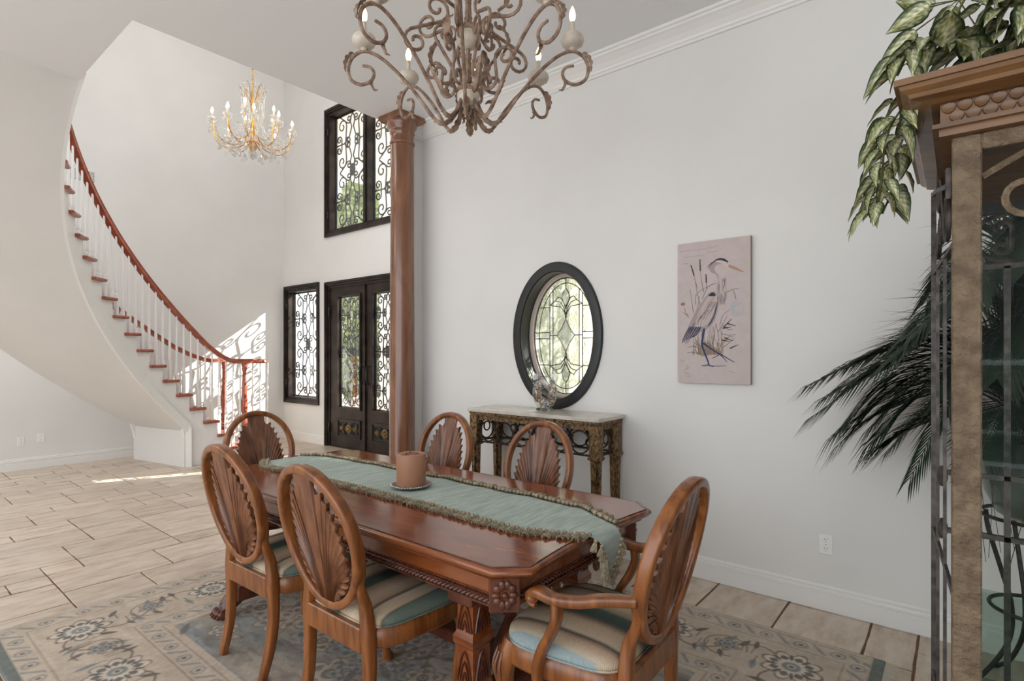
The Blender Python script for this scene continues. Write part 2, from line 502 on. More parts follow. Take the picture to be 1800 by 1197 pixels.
# ---------------------------------------------------------------- oval window
ow = struct(bpy.data.objects.new('window_3', None)); COL.objects.link(ow); ow.location = (OVX, DW, OVZ)
ow['label'] = 'oval leaded glass window in a wide black frame above the console'
def ell(a, b, n=72): return [(a*math.cos(2*PI*k/n), b*math.sin(2*PI*k/n)) for k in range(n)]
def oval_band(mb, prof, n=72):
    # prof: list of (growth over the opening, y)
    rings = []
    for k in range(n):
        c, s = math.cos(2*PI*k/n), math.sin(2*PI*k/n)
        rings.append([((OVA+g)*c, y, (OVB+g)*s) for g, y in prof])
    rings.append(rings[0]); mb.loft(rings, caps=False)
mb = MB(); oval_band(mb, [(-0.002,0.02),(-0.006,-0.018),(0.0,-0.026),(0.055,-0.030),(0.068,-0.026),(0.072,-0.018),(0.072,0.0),(-0.002,0.02)])
mb.build('window_frame', M_black, ow)
mb = MB(); oval_band(mb, [(0.0,0.0),(-0.004,0.0),(-0.006,0.10),(0.0,0.10),(0,0)])
mb.build('window_reveal', M_black, ow)
mb = MB(); oval_band(mb, [(0.0,0.10),(-0.022,0.10),(-0.026,0.112),(-0.034,0.116),(-0.034,0.16),(0,0.16),(0,0.1)])
mb.build('glazing_bead', mat('bead_beige', hexc(196,180,168), rough=0.4), ow)
M_came = mat('lead_came', hexc(34,34,36), rough=0.45, metal=0.5)
M_tex = glass_mat('rippled_glass', (0.66,0.70,0.62,1), 0.16, 0.12, bump=0.9, bscale=45)
M_bev = glass_mat('bevel_glass', (0.78,0.81,0.80,1), 0.30, 0.03, bump=0.35, bscale=14)
def milky(m, f):
    nt = m.node_tree; out = [n for n in nt.nodes if n.type == 'OUTPUT_MATERIAL'][0]; cur = out.inputs['Surface'].links[0].from_socket
    tl = nt.nodes.new('ShaderNodeBsdfTranslucent'); tl.inputs[0].default_value = (0.9,0.9,0.88,1)
    mx = nt.nodes.new('ShaderNodeMixShader'); mx.inputs['Fac'].default_value = f
    nt.links.new(cur, mx.inputs[1]); nt.links.new(tl.outputs[0], mx.inputs[2]); nt.links.new(mx.outputs[0], out.inputs['Surface'])
milky(M_tex, 0.14); milky(M_bev, 0.12)
A2, B2 = OVA-0.034, OVB-0.034
GY = 0.135
def came(mb, pts, r=0.0035, closed=False):
    mb.tube([(x, GY, z) for x, z in pts], r, 6, closed)
def ezz(x, a=A2, b=B2): return b*math.sqrt(max(0, 1-(x/a)**2))
def exx(z, a=A2, b=B2): return a*math.sqrt(max(0, 1-(z/b)**2))
mb = MB()
came(mb, ell(A2-0.002, B2-0.002), 0.005, True)
ia, ib = A2*0.84, B2*0.905
came(mb, ell(ia, ib), 0.0035, True)
for sx in (-1, 1):
    for x in (0.125, 0.155): came(mb, [(sx*x, -ezz(x, ia, ib)), (sx*x, ezz(x, ia, ib))])
    for z in (0.235, 0.03, -0.02, -0.235): came(mb, [(sx*exx(z), z), (sx*0.155, z)])
    came(mb, [(sx*0.085, 0.005), (sx*0.155, 0.005)])
    for sz, z0 in ((1, 0.0), (-1, 0.01)):
        came(mb, [(sx*x, z0+sz*z) for x, z in [(0,0.135),(0.02,0.095),(0.045,0.05),(0.085,0.005)]])     # centre diamond
        came(mb, [(sx*x, z0+sz*z) for x, z in [(0,0.135),(0.012,0.19),(0.05,0.235),(0.125,0.245),(0.15,0.25)]])
        came(mb, [(sx*x, z0+sz*z) for x, z in [(0.155,0.25),(0.10,0.285),(0.05,0.27),(0.018,0.225),(0.0,0.17)]])
        came(mb, [(sx*x, z0+sz*z) for x, z in [(0.10,0.285),(0.075,0.315),(0.045,0.305),(0.02,0.265),(0.0,0.215)]])
        came(mb, [(sx*x, z0+sz*z) for x, z in [(0.0,0.235),(0.028,0.28),(0.036,0.315),(0.024,0.35),(0.0,0.385)]])
came(mb, [(0,0.385),(0,B2)]); came(mb, [(0,-0.375),(0,-B2)])
stuff(mb.build('lead_came', M_came, ow))
# panes: rim segments, straight border panes, textured field, bevelled jewels
def pane(poly, m, d=0.004):
    m1 = MB(); m1.prism(poly, GY-d/2, GY+d/2, 'xz'); return m1.build('pane', m, ow, smooth=None)
for q in range(8):
    a0, a1 = 2*PI*q/8, 2*PI*(q+1)/8
    ks = [a0+(a1-a0)*t/8 for t in range(9)]
    pane([(A2*math.cos(a), B2*math.sin(a)) for a in ks]+[(ia*math.cos(a), ib*math.sin(a)) for a in reversed(ks)], M_tex if q % 2 else M_bev)
zz = [-0.30+0.6*k/8 for k in range(9)]
for sx in (-1, 1):
    pane([(sx*0.125, -ezz(0.125, ia, ib)), (sx*0.155, -ezz(0.155, ia, ib)), (sx*0.155, ezz(0.155, ia, ib)), (sx*0.125, ezz(0.125, ia, ib))], M_bev)
    for z0, z1 in ((0.235, 0.40), (0.03, 0.235), (-0.02, 0.03), (-0.235, -0.02), (-0.40, -0.235)):
        zs = [z0+(z1-z0)*k/6 for k in range(7)]
        pl = [(sx*max(exx(z, ia, ib), 0.155), z) for z in zs if exx(z, ia, ib) > 0.155]
        if len(pl) > 1: pane([(sx*0.155, z0)]+pl+[(sx*0.155, min(z1, pl[-1][1]))], M_bev if z1-z0 < 0.06 else M_tex)
xs_ = [-0.125+0.25*k/10 for k in range(11)]
pane([(x, -ezz(x, ia, ib)) for x in xs_]+[(x, ezz(x, ia, ib)) for x in reversed(xs_)], M_tex)
for pts in ([(0,0.135),(0.085,0.005),(0,-0.125),(-0.085,0.005)], [(0,0.235),(0.034,0.31),(0,0.385),(-0.034,0.31)], [(0,-0.225),(0.034,-0.30),(0,-0.375),(-0.034,-0.30)]):
    m1 = MB(); m1.prism(pts, GY-0.008, GY-0.003, 'xz'); m1.build('bevel_jewel', M_bev, ow, smooth=None)

# ---------------------------------------------------------------- iron scroll panels for the doors and windows
def scroll_panel(mb, x0, x1, z0, z1, y, r=0.009, rows=3, medal=True):
    cx = (x0+x1)/2; w2 = (x1-x0)/2; hh = (z1-z0)/rows
    P = []
    for k in range(rows):
        zc = z0+hh*(k+0.5); q = hh/2
        for s in (-1, 1):
            X = lambda a: cx+s*a*w2
            P.append(scroll((X(0.62), zc+q*0.62), w2*0.26, (X(0.26), zc-q*0.05), w2*0.16, s, -s))
            P.append(scroll((X(0.62), zc-q*0.62), w2*0.26, (X(0.26), zc+q*0.05), w2*0.16, -s, s))
            P.append(scroll((X(0.80), zc+q*0.18), w2*0.15, (X(0.80), zc-q*0.18), w2*0.15, s, s))
            P.append(scroll((X(0.22), zc+q*0.80), w2*0.15, (X(0.75), zc+q*0.98), 0, s, -s))
            P.append(scroll((X(0.22), zc-q*0.80), w2*0.15, (X(0.75), zc-q*0.98), 0, -s, s))
            P.append([(cx, zc+q*0.98), (X(0.16), zc+q*0.75), (X(0.05), zc+q*0.5), (X(0.18), zc+q*0.2), (X(0.50), zc), (X(0.98), zc)])
            P.append([(cx, zc-q*0.98), (X(0.16), zc-q*0.75), (X(0.05), zc-q*0.5), (X(0.18), zc-q*0.2), (X(0.50), zc)])
    for k in range(1, rows):
        pass
    for p in P:
        mb.tube([(a, y, b) for a, b in p], r, 5, flat=0.8, up=(0,1,0))
    for a in (x0, x1): mb.tube([(a, y, z0), (a, y, z1)], r, 5)
    for b in (z0, z1): mb.tube([(x0, y, b), (x1, y, b)], r, 5)
def frame_rect(mb, x0, x1, z0, z1, w, y0, y1, bottom=True):
    mb.bb(x0, x0+w, y0, y1, z0, z1); mb.bb(x1-w, x1, y0, y1, z0, z1)
    mb.bb(x0+w, x1-w, y0, y1, z1-w, z1)
    if bottom: mb.bb(x0+w, x1-w, y0, y1, z0, z0+w)
def stepped_frame(mb, x0, x1, z0, z1, bottom=True):
    for w, o, y0 in ((0.035, 0.0, -0.035), (0.03, 0.035, -0.02), (0.04, 0.065, 0.0)):
        frame_rect(mb, x0+o, x1-o, z0+(o if bottom else 0), z1-o, w, FW+y0, FW+0.14, bottom)

def iron_window(name, label, x0, x1, z0, z1, rows, mull=None):
    e = struct(bpy.data.objects.new(name, None)); COL.objects.link(e); e['label'] = label
    mb = MB(); stepped_frame(mb, x0, x1, z0, z1); mb.build('window_frame', M_iron_door, e, smooth=None)
    spans = [(x0+0.105, x1-0.105)]
    if mull:
        mb = MB(); mb.bb(mull-0.05, mull+0.05, FW-0.01, FW+0.14, z0+0.1, z1-0.1); mb.bb(mull-0.025, mull+0.025, FW-0.03, FW, z0+0.1, z1-0.1)
        mb.build('mullion', M_iron_door, e, smooth=None)
        spans = [(x0+0.105, mull-0.05), (mull+0.05, x1-0.105)]
    for a, b in spans:
        mb = MB(); mb.bb(a, b, FW+0.075, FW+0.081, z0+0.1, z1-0.1); mb.build('pane', M_glass, e, smooth=None)
        mb = MB(); scroll_panel(mb, a+0.01, b-0.01, z0+0.115, z1-0.115, FW+0.115, 0.0125, rows); stuff(mb.build('iron_scrollwork', M_iron, e))
        mb = MB(); mb.ball(((a+b)/2, FW+0.115, (z0+z1)/2), (0.075, 0.014, 0.10), 14, 8); mb.build('medallion', M_iron, e)
    for zz_ in (z0+0.35, z1-0.35):
        mb = MB(); mb.lathe([(0.012,-0.05),(0.016,-0.04),(0.016,0.04),(0.012,0.05)], 10, (x0+0.075, FW-0.012, zz_)); mb.build('hinge', M_iron, e)
    return e
iron_window('window_1', 'tall upper double window with iron scrollwork above the front doors', DX0, DX1, 3.29, 5.30, 2, -6.758)
iron_window('window_2', 'narrow sidelight window with iron scrollwork beside the front doors', -9.05, -7.98, 0.62, 2.605, 2)

# ---------------------------------------------------------------- front double door
door = struct(bpy.data.objects.new('door_1', None)); COL.objects.link(door)
door['label'] = 'dark bronze double front door with scrolled iron glass lites'
mb = MB(); stepped_frame(mb, DX0, DX1, 0, DZ, bottom=False); mb.bb(DX0, DX1, FW, FW+0.16, 0, 0.02)
mb.build('door_frame', M_iron_door, door, smooth=None)
for s, (a, b) in ((-1, (DX0+0.105, -6.762)), (1, (-6.754, DX1-0.105))):
    leaf = MB(); y0, y1 = FW+0.015, FW+0.075
    la, lb = a+0.215, b-0.145
    if s == 1: la, lb = a+0.145, b-0.215
    lz0, lz1 = 0.62, 2.34
    leaf.bb(a, la, y0, y1, 0.022, DZ-0.105); leaf.bb(lb, b, y0, y1, 0.022, DZ-0.105)
    leaf.bb(la, lb, y0, y1, 0.022, lz0); leaf.bb(la, lb, y0, y1, lz1, DZ-0.105)
    lf = leaf.build('door_leaf', M_iron_door, door, smooth=None)
    mb = MB()
    frame_rect(mb, la-0.02, lb+0.02, lz0-0.02, lz1+0.02, 0.028, y0-0.02, y0)
    mb.build('lite_moulding', M_iron_door, lf, smooth=None)
    mb = MB(); mb.bb(la, lb, y0+0.02, y0+0.026, lz0, lz1); mb.build('pane', M_glass, lf, smooth=None)
    mb = MB(); scroll_panel(mb, la+0.012, lb-0.012, lz0+0.012, lz1-0.012, y1-0.012, 0.0115, 3); stuff(mb.build('iron_scrollwork', M_iron, lf))
    mb = MB(); mb.ball(((la+lb)/2, y1-0.012, (lz0+lz1)/2), (0.06, 0.014, 0.09), 12, 8); mb.build('medallion', M_iron, lf)
    # lower panel with rosettes and scrolls
    pz0, pz1 = 0.17, 0.45
    mb = MB(); frame_rect(mb, la-0.01, lb+0.01, pz0, pz1, 0.022, y0-0.018, y0); mb.build('panel_moulding', M_iron_door, lf, smooth=None)
    mb = MB(); mb.bb(la+0.012, lb-0.012, y0-0.004, y0, pz0+0.022, pz1-0.022); mb.build('panel_recess', M_black, lf, smooth=None)
    pc, zc = (la+lb)/2, (pz0+pz1)/2
    for dx, rr in ((0, 0.075), (-0.17, 0.045), (0.17, 0.045)):
        if abs(dx) > (lb-la)/2-0.05: dx = math.copysign((lb-la)/2-0.06, dx)
        mb = MB()
        mb.ball((pc+dx, y0-0.012, zc), (rr*0.35, 0.022, rr*0.35), 10, 6)
        for k in range(12):
            an = 2*PI*k/12; mb.ball((pc+dx+rr*0.68*math.cos(an), y0-0.010, zc+rr*0.68*math.sin(an)), (rr*0.24, 0.014, rr*0.24), 7, 5)
        mb.build('rosette', M_gold, lf)
    mb = MB()
    for sx in (-1, 1):
        for sz in (-1, 1):
            p = scroll((pc+sx*0.10, zc+sz*0.055), 0.035, (pc+sx*0.225, zc+sz*0.05), 0.03, -sx*sz, -sx*sz)
            p = [(min(max(x, la+0.02), lb-0.02), z) for x, z in p]
            mb.tube([(x, y0-0.012, z) for x, z in p], 0.007, 5)
    stuff(mb.build('panel_scrolls', M_iron, lf))
    # pull handle
    hx = (b-0.075) if s == -1 else (a+0.075)
    mb = MB()
    hz = 1.14
    mb.tube(smoothpath([(hx,y0,hz+0.13),(hx,y0-0.05,hz+0.12),(hx,y0-0.065,hz),(hx,y0-0.05,hz-0.12),(hx,y0,hz-0.13)], 6), lerp1([0.012,0.011,0.016,0.011,0.012], 25), 8)
    mb.ball((hx,y0-0.004,hz+0.14),(0.022,0.012,0.035),10,6); mb.ball((hx,y0-0.004,hz-0.14),(0.022,0.012,0.035),10,6)
    mb.build('handle', M_black, lf)
    for hz2 in (0.3, 2.1):
        hx2 = a-0.01 if s == -1 else b+0.01
        mb = MB(); mb.lathe([(0.014,-0.07),(0.018,-0.055),(0.018,0.055),(0.014,0.07)], 10, (hx2, y0-0.02, hz2)); mb.build('hinge', M_black, lf)
mb = MB(); mb.bb(-6.80, -6.765, FW-0.012, FW+0.015, 0.022, DZ-0.11); mb.build('astragal', M_iron_door, door, smooth=None)

# ---------------------------------------------------------------- wall plates and vent
def outlet(loc, rotz, label, kind='duplex'):
    t = thing('outlet_plate' if kind == 'duplex' else 'blank_plate', label, 'outlet' if kind == 'duplex' else 'wall plate', loc, rotz)
    mb = MB(); mb.bev(-0.036, 0.036, -0.006, 0, -0.058, 0.058, 0.003); mb.build('plate', M_plate, t, smooth=None)
    if kind == 'duplex':
        for z in (-0.026, 0.026):
            mb = MB(); mb.prism([(x*0.017, z+y*0.0155) for x, y in ell(1, 1, 14)], -0.008, -0.005, 'xz'); r = mb.build('receptacle', M_plate, t, smooth=None)
            mb = MB(); mb.bb(-0.008,-0.0055,-0.0085,-0.0078,z+0.001,z+0.009); mb.bb(0.0055,0.008,-0.0085,-0.0078,z+0.001,z+0.009); mb.bb(-0.002,0.002,-0.0085,-0.0078,z-0.010,z-0.006)
            stuff(mb.build('slots', M_slot, r, smooth=None))
    for z in ((0,) if kind == 'duplex' else (-0.03, 0.03)):
        mb = MB(); mb.ball((0,-0.006,z),(0.003,0.0015,0.003),8,4); mb.build('screw', M_slot, t)
    return t
outlet((-0.584, DW, 0.369), 0, 'white duplex outlet low on the dining wall beside the armchair')
outlet((BW, 1.461, 0.354), PI/2, 'white duplex outlet on the wall under the stairs')
outlet((BW, 1.653, 0.38), PI/2, 'plain white blank plate on the wall under the stairs', 'blank')
vt = thing('vent_grille', 'small grey vent grille high on the stair wall behind balusters', 'vent', (BW, 2.06, 3.84), PI/2)
mb = MB(); mb.bb(-0.15,0.15,-0.004,0,-0.07,0.07); mb.build('backing', mat('vent_grey', hexc(150,148,146), rough=0.5), vt, smooth=None)
for k in range(9):
    mb = MB(); mb.bb(-0.14,0.14,-0.014,-0.004,-0.06+k*0.0145,-0.054+k*0.0145); mb.build('slat', M_plate, vt, smooth=None)
# ================================================================ curved staircase
SCX, SCY, RI, RO, RISE = -5.7, 3.2, 2.0, 3.2, 0.188
def spt(R, th, z=0.0):
    a = math.radians(th); return (SCX+R*math.cos(a), SCY+R*math.sin(a), z)
def zl(th): return RISE*((th-172)/5+1)
def zs_(th): return zl(th) - 0.42 - 0.13*max(0, (th-190)/88)
st = thing('staircase', 'curved white staircase with red oak treads and handrails rising over the foyer', 'staircase', (0,0,0))
TH = math.radians
for nn in range(1, 22):
    th = 172+5*(nn-1); a0, a1 = th-3.1, th+2.6
    mb = MB()
    z1 = RISE*nn; z0 = z1-0.034
    angs_ = [a0+(a1-a0)*k/4 for k in range(5)]
    ring = [spt(RI-0.045, a) for a in angs_]+[spt(RO+0.035, a) for a in reversed(angs_)]
    cxm = sum(p[0] for p in ring)/len(ring); cym = sum(p[1] for p in ring)/len(ring)
    def sh(p, d, z):
        v = Vector((p[0]-cxm, p[1]-cym)); v *= max(0, (v.length-d)/v.length); return (cxm+v.x, cym+v.y, z)
    mb.loft([[sh(p, 0.012, z0) for p in ring], [sh(p, 0, z0+0.012) for p in ring], [sh(p, 0, z1-0.008) for p in ring], [sh(p, 0.008, z1) for p in ring]])
    mb.build('tread', M_redwood, st, smooth=50)
    mb = MB()
    p = [spt(RI, th-2.4), spt(RO, th-2.4), spt(RO, th-2.0), spt(RI, th-2.0)]
    mb.loft([[(x, y, z1-RISE+0.0) for x, y, _ in p], [(x, y, z0) for x, y, _ in p]])
    mb.build('riser', M_trim, st, smooth=None)
# stringers: stepped top, sweeping bottom
for nm, R0, R1 in (('stringer', RI, RI+0.05), ('stringer', RO-0.05, RO)):
    mb = MB()
    for nn in range(1, 22):
        th = 172+5*(nn-1); zt = RISE*nn-0.034
        for k in range(2):
            a, b = th-2.5+2.5*k, th+2.5*k
            za = 0.0 if a < 190 else zs_(a); zb = 0.0 if b <= 190 else zs_(b)
            if a < 190 < b: zb = zs_(b)
            q = [spt(R0, a, za), spt(R0, b, zb), spt(R0, b, zt), spt(R0, a, zt), spt(R1, a, za), spt(R1, b, zb), spt(R1, b, zt), spt(R1, a, zt)]
            mb.add(q, [(0,1,2,3),(7,6,5,4),(0,4,5,1),(3,2,6,7),(0,3,7,4),(1,5,6,2)])
    mb.build(nm, M_trim, st, smooth=30, fix=False)
mb = MB()
ths = [190.0+k*(279-190)/40 for k in range(41)]
mb.loft([[spt(RI-0.012, t, zs_(t)), spt(RI-0.012, t, zs_(t)-0.02), spt(RO+0.012, t, zs_(t)-0.02), spt(RO+0.012, t, zs_(t))] for t in ths])
mb.build('soffit', M_wall, st, smooth=60)
# moulding strip along the lower edge of the inner stringer
mb = MB()
mb.sweep([spt(RI-0.012, t, zs_(t)+0.05) for t in ths], [(0.012,-0.05),(0.012,0.05),(-0.004,0.05),(-0.012,0.03),(-0.006,0.01),(-0.014,-0.02),(-0.014,-0.05)], up=(0,0,1))
t0 = 190.0
mb.sweep([spt(RI-0.012, t0, 0), spt(RI-0.012, t0, zs_(t0)+0.06)], rrect(0.07, 0.03, 0.005, 1), up=spt(1,t0+0)[0:2]+(0,))
mb.build('stringer_moulding', M_trim, st, smooth=30)
# closed-in base under the lowest steps
p0, p1 = spt(RI, 190), spt(RO, 190)
mb = MB(); d = Vector((p1[0]-p0[0], p1[1]-p0[1])); nrm = Vector((d.y, -d.x)).normalized()*0.05
zt = zs_(190)+0.02
mb.loft([[(p0[0],p0[1],0),(p1[0],p1[1],0),(p1[0]-nrm.x,p1[1]-nrm.y,0),(p0[0]-nrm.x,p0[1]-nrm.y,0)],[(p0[0],p0[1],zt),(p1[0],p1[1],zt),(p1[0]-nrm.x,p1[1]-nrm.y,zt),(p0[0]-nrm.x,p0[1]-nrm.y,zt)]])
mb.build('base_panel', M_wall, st, smooth=None)
dn = d.normalized(); sgn = Vector((dn.y, -dn.x))
if sgn.y > 0: sgn = -sgn
mb = MB(); run_prof(mb, p0, p1, base_prof(), (sgn.x, sgn.y)); mb.build('base_skirting', M_trim, st, smooth=None)
# handrails
def zr(th): 
    z = zl(th)+0.985
    lo = 1.345
    if th < 172: return lo
    if th < 182: 
        t = (th-172)/10; zz = zl(182)+0.985
        return lo + (zz-lo)*(t*t*(1.6-0.6*t))
    return z
rp = [(-0.032,-0.028),(0.032,-0.028),(0.036,-0.01),(0.026,0.004),(0.034,0.018),(0.022,0.032),(0,0.036),(-0.022,0.032),(-0.034,0.018),(-0.026,0.004),(-0.036,-0.01)]
for R, st0 in ((RI+0.07, 163.0), (RO-0.07, 168.5)):
    ths = [st0+k*(274-st0)/90 for k in range(91)]
    pts = [spt(R, t, zr(t)) for t in ths]
    mb = MB(); mb.sweep(pts, rp); hr = mb.build('handrail', M_redwood, st, smooth=60)
    if R < 2.5:
        mb = MB(); mb.lathe([(0.075,-0.028),(0.085,-0.01),(0.075,0.02),(0.06,0.034),(0.0,0.036)], 20, (pts[0][0], pts[0][1], zr(163))); mb.build('volute', M_redwood, hr)
# balusters
def bal_mesh(L):
    mb = MB(); s = 0.017
    mb.bb(-s, s, -s, s, 0, 0.24)
    mb.lathe([(0.016,0.24),(0.019,0.25),(0.014,0.262),(0.020,0.275),(0.019,0.30),(0.016,0.36),(0.010,L)], 8)
    return mb
proto = {}
for R in (RI+0.07, RO-0.07):
    for nn in range(1, 22):
        for k in (0, 1):
            th = 172+5*(nn-1)+(-1.5 if k == 0 else 1.0)
            L = round(zr(th)-0.02-RISE*nn, 3)
            key = (L,)
            if key not in proto:
                o = bal_mesh(L).build('baluster', M_trim, st, smooth=40); proto[key] = o.data
            else:
                o = bpy.data.objects.new('baluster', proto[key]); COL.objects.link(o); o.parent = st
            o.location = spt(R, th, RISE*nn); o.rotation_euler = (0, 0, TH(th))
for q, th in enumerate((163.5, 165.5, 160.5)):
    R = (RI+0.03, RI+0.16, RI+0.10)[q]
    o = bal_mesh(1.32).build('baluster', M_trim, st, smooth=40); o.location = spt(R, th, 0.0)
for R, th in ((RI+0.07, 169.0), (RO-0.07, 169.5)):
    mb = MB(); zz = 1.33
    mb.bb(-0.04, 0.04, -0.04, 0.04, 0, 0.36)
    mb.lathe([(0.038,0.36),(0.044,0.38),(0.030,0.40),(0.040,0.43),(0.042,0.50),(0.030,0.56),(0.036,0.58),(0.030,0.60),(0.040,0.66),(0.042,0.76),(0.030,0.98),(0.024,1.20),(0.034,1.24),(0.028,1.26),(0.040,1.30),(0.040,zz)], 16)
    o = mb.build('newel_post', M_redwood, st); o.location = spt(R, th, 0.0); o.rotation_euler = (0,0,TH(th))

# ================================================================ wooden column
cl = thing('column', 'tall glossy brown wooden column between the dining room and foyer', 'column', (-3.976, 3.289, 0), 0.0)
R1, R0 = 0.103, 0.116
mb = MB(); mb.lathe([(R0+0.006,0.17),(R0,0.19),(R0,1.2),(R1+0.004,2.4),(R1,3.40)], 40, cap=False); mb.build('shaft', M_colwood, cl, smooth=60)
mb = MB(); mb.lathe([(R1+0.001,3.36),(R1+0.010,3.37),(R1+0.012,3.385),(R1+0.004,3.395),(R1+0.002,3.45),(R1+0.008,3.46),(R1+0.012,3.475),(R1+0.008,3.485),(R1+0.012,3.50),(R1+0.028,3.53),(R1+0.036,3.556),(R1+0.036,3.57)], 40); mb.build('capital', M_colwood, cl, smooth=50)
mb = MB(); a = 0.152
mb.loft([[(x*q, y*q, z) for x, y in ((a,a),(-a,a),(-a,-a),(a,-a))] for q, z in ((0.90,3.568),(0.96,3.585),(1.0,3.59),(1.0,H1))]); mb.build('abacus', M_colwood, cl, smooth=30)
mb = MB(); mb.lathe([(0.155,0.06),(0.165,0.075),(0.165,0.10),(0.150,0.115),(0.135,0.125),(0.140,0.14),(0.130,0.16),(R0+0.006,0.175)], 40); mb.build('base_moulding', M_colwood, cl, smooth=50)
mb = MB(); mb.bev(-0.17,0.17,-0.17,0.17,0,0.062,0.005); mb.build('plinth', M_colwood, cl, smooth=None)
# ================================================================ rug (pattern computed on a fine grid)
RX0, RX1, RY0, RY1 = -3.885, -0.262, 0.47, 3.106
def colgrid(name, nx, ny, fpos, cols, m, parent=None, smooth=True):
    # cols: (ny+1, nx+1, 3) linear rgb
    idx = np.arange((nx+1)*(ny+1)).reshape(ny+1, nx+1)
    P = fpos.reshape(-1, 3)
    fc = np.stack([idx[:-1,:-1], idx[:-1,1:], idx[1:,1:], idx[1:,:-1]], -1).reshape(-1, 4)
    me = bpy.data.meshes.new(name)
    me.vertices.add(len(P)); me.vertices.foreach_set('co', P.astype(np.float32).ravel())
    me.loops.add(fc.size); me.loops.foreach_set('vertex_index', fc.astype(np.int32).ravel())
    me.polygons.add(len(fc)); me.polygons.foreach_set('loop_start', np.arange(0, fc.size, 4, dtype=np.int32))
    me.update(calc_edges=True)
    at_ = me.color_attributes.new('pattern', 'FLOAT_COLOR', 'POINT')
    C = np.ones((len(P), 4), np.float32); C[:, :3] = cols.reshape(-1, 3)
    at_.data.foreach_set('color', C.ravel())
    if smooth: me.shade_smooth()
    me.materials.append(m)
    o = bpy.data.objects.new(name, me); COL.objects.link(o)
    if parent is not None: o.parent = parent
    return o
def rgb(r, g, b): return np.array(hexc(r, g, b)[:3])
rs = np.random.RandomState(5)
def vnoise(X, Y, sc, seed):
    r = np.random.RandomState(seed); G = r.rand(256, 256)
    x = X*sc; y = Y*sc; xi = np.floor(x).astype(int); yi = np.floor(y).astype(int); fx = x-xi; fy = y-yi
    fx = fx*fx*(3-2*fx); fy = fy*fy*(3-2*fy)
    g = lambda i, j: G[i % 256, j % 256]
    return g(xi,yi)*(1-fx)*(1-fy)+g(xi+1,yi)*fx*(1-fy)+g(xi,yi+1)*(1-fx)*fy+g(xi+1,yi+1)*fx*fy
nx, ny = 640, 466
gx, gy = np.meshgrid(np.linspace(0, RX1-RX0, nx+1), np.linspace(0, RY1-RY0, ny+1))
LX, LY = RX1-RX0, RY1-RY0
beige, navy, slate, olive, cream, teal, brown, sky = rgb(198,182,164), rgb(52,58,66), rgb(122,132,136), rgb(150,138,120), rgb(216,204,188), rgb(76,96,96), rgb(100,82,68), rgb(150,160,162)
C = np.zeros(gx.shape+(3,)); C[:] = beige
def paint(mask, col, a=1.0):
    m = np.clip(mask, 0, 1)[..., None]*a
    C[:] = C*(1-m)+col*m
dE = np.minimum(np.minimum(gx, LX-gx), np.minimum(gy, LY-gy))    # distance to the edge
s_ = lambda v, w=0.006: np.clip(v/w+0.5, 0, 1)
field = s_(dE-0.66)
n1 = vnoise(gx, gy*3.0, 3.0, 1)*0.6+vnoise(gx, gy*2, 11, 2)*0.4
paint(field*1.0, slate, 1.0)
paint(field*s_(n1-0.50, 0.25), sky*0.9+beige*0.1, 0.8)
paint(field*s_(vnoise(gx, gy*2, 5, 3)-0.60, 0.2), olive, 0.7)
paint(field*s_(vnoise(gx, gy*2, 7, 4)-0.66, 0.2), navy, 0.5)
paint(field*s_(vnoise(gx*0.8, gy*2.2, 2.4, 41)-0.48, 0.3), beige*0.92, 0.75)
paint(field*s_(vnoise(gx, gy*3, 14, 42)-0.62, 0.12), navy*1.3, 0.35)
ring = (dE > 0.60)*(dE < 0.66); paint(ring*1.0, beige)
def flower(cx, cy, R, np_=8, rot=0.0, petal=None, core=None, outline=None, a=1.0):
    petal = cream if petal is None else petal
    dx, dy = gx-cx, gy-cy; r = np.hypot(dx, dy)
    if R > 0.0:
        th = np.arctan2(dy, dx)+rot
        lob = np.abs(np.cos(th*np_/2))
        edge = R*(0.42+0.58*lob**0.6)
        paint(s_(edge+0.012-r)*(r < R*1.3), outline if outline is not None else brown, 0.75*a)
        paint(s_(edge-r)*(r < R*1.3), petal, a)
        paint(s_(R*0.17*lob**3-np.abs(r-R*0.62))*(r < R), navy, 0.9*a)
        paint(s_(R*0.32-r), core if core is not None else slate, a)
        paint(s_(R*0.16-r), beige, a)
        paint(s_(R*0.08-r), navy, a)
def leaf(cx, cy, L, W, ang, col, a=0.95):
    c, s = math.cos(ang), math.sin(ang); dx, dy = gx-cx, gy-cy
    u = (dx*c+dy*s)/L; v = (-dx*s+dy*c)
    m = (np.abs(u) < 1)*s_(W*(1-u*u)*(0.75-0.25*u)-np.abs(v))
    paint(m, col, a)
def vine(pts, wd, col, a=0.8):
    P = smoothpath([(x, y, 0) for x, y in pts], 8)
    for p, q in zip(P[:-1], P[1:]):
        ax, ay = p.x, p.y; bx, by = q.x-p.x, q.y-p.y; L2 = bx*bx+by*by+1e-9
        x0, x1 = min(p.x, q.x)-0.03, max(p.x, q.x)+0.03; y0, y1 = min(p.y, q.y)-0.03, max(p.y, q.y)+0.03
        i0, i1 = max(0, int(y0/LY*ny)), min(ny+1, int(y1/LY*ny)+2); j0, j1 = max(0, int(x0/LX*nx)), min(nx+1, int(x1/LX*nx)+2)
        if i1 <= i0 or j1 <= j0: continue
        X, Y = gx[i0:i1, j0:j1], gy[i0:i1, j0:j1]
        t = np.clip(((X-ax)*bx+(Y-ay)*by)/L2, 0, 1)
        m = s_(wd-np.hypot(X-ax-t*bx, Y-ay-t*by))[..., None]*a
        C[i0:i1, j0:j1] = C[i0:i1, j0:j1]*(1-m)+col*m
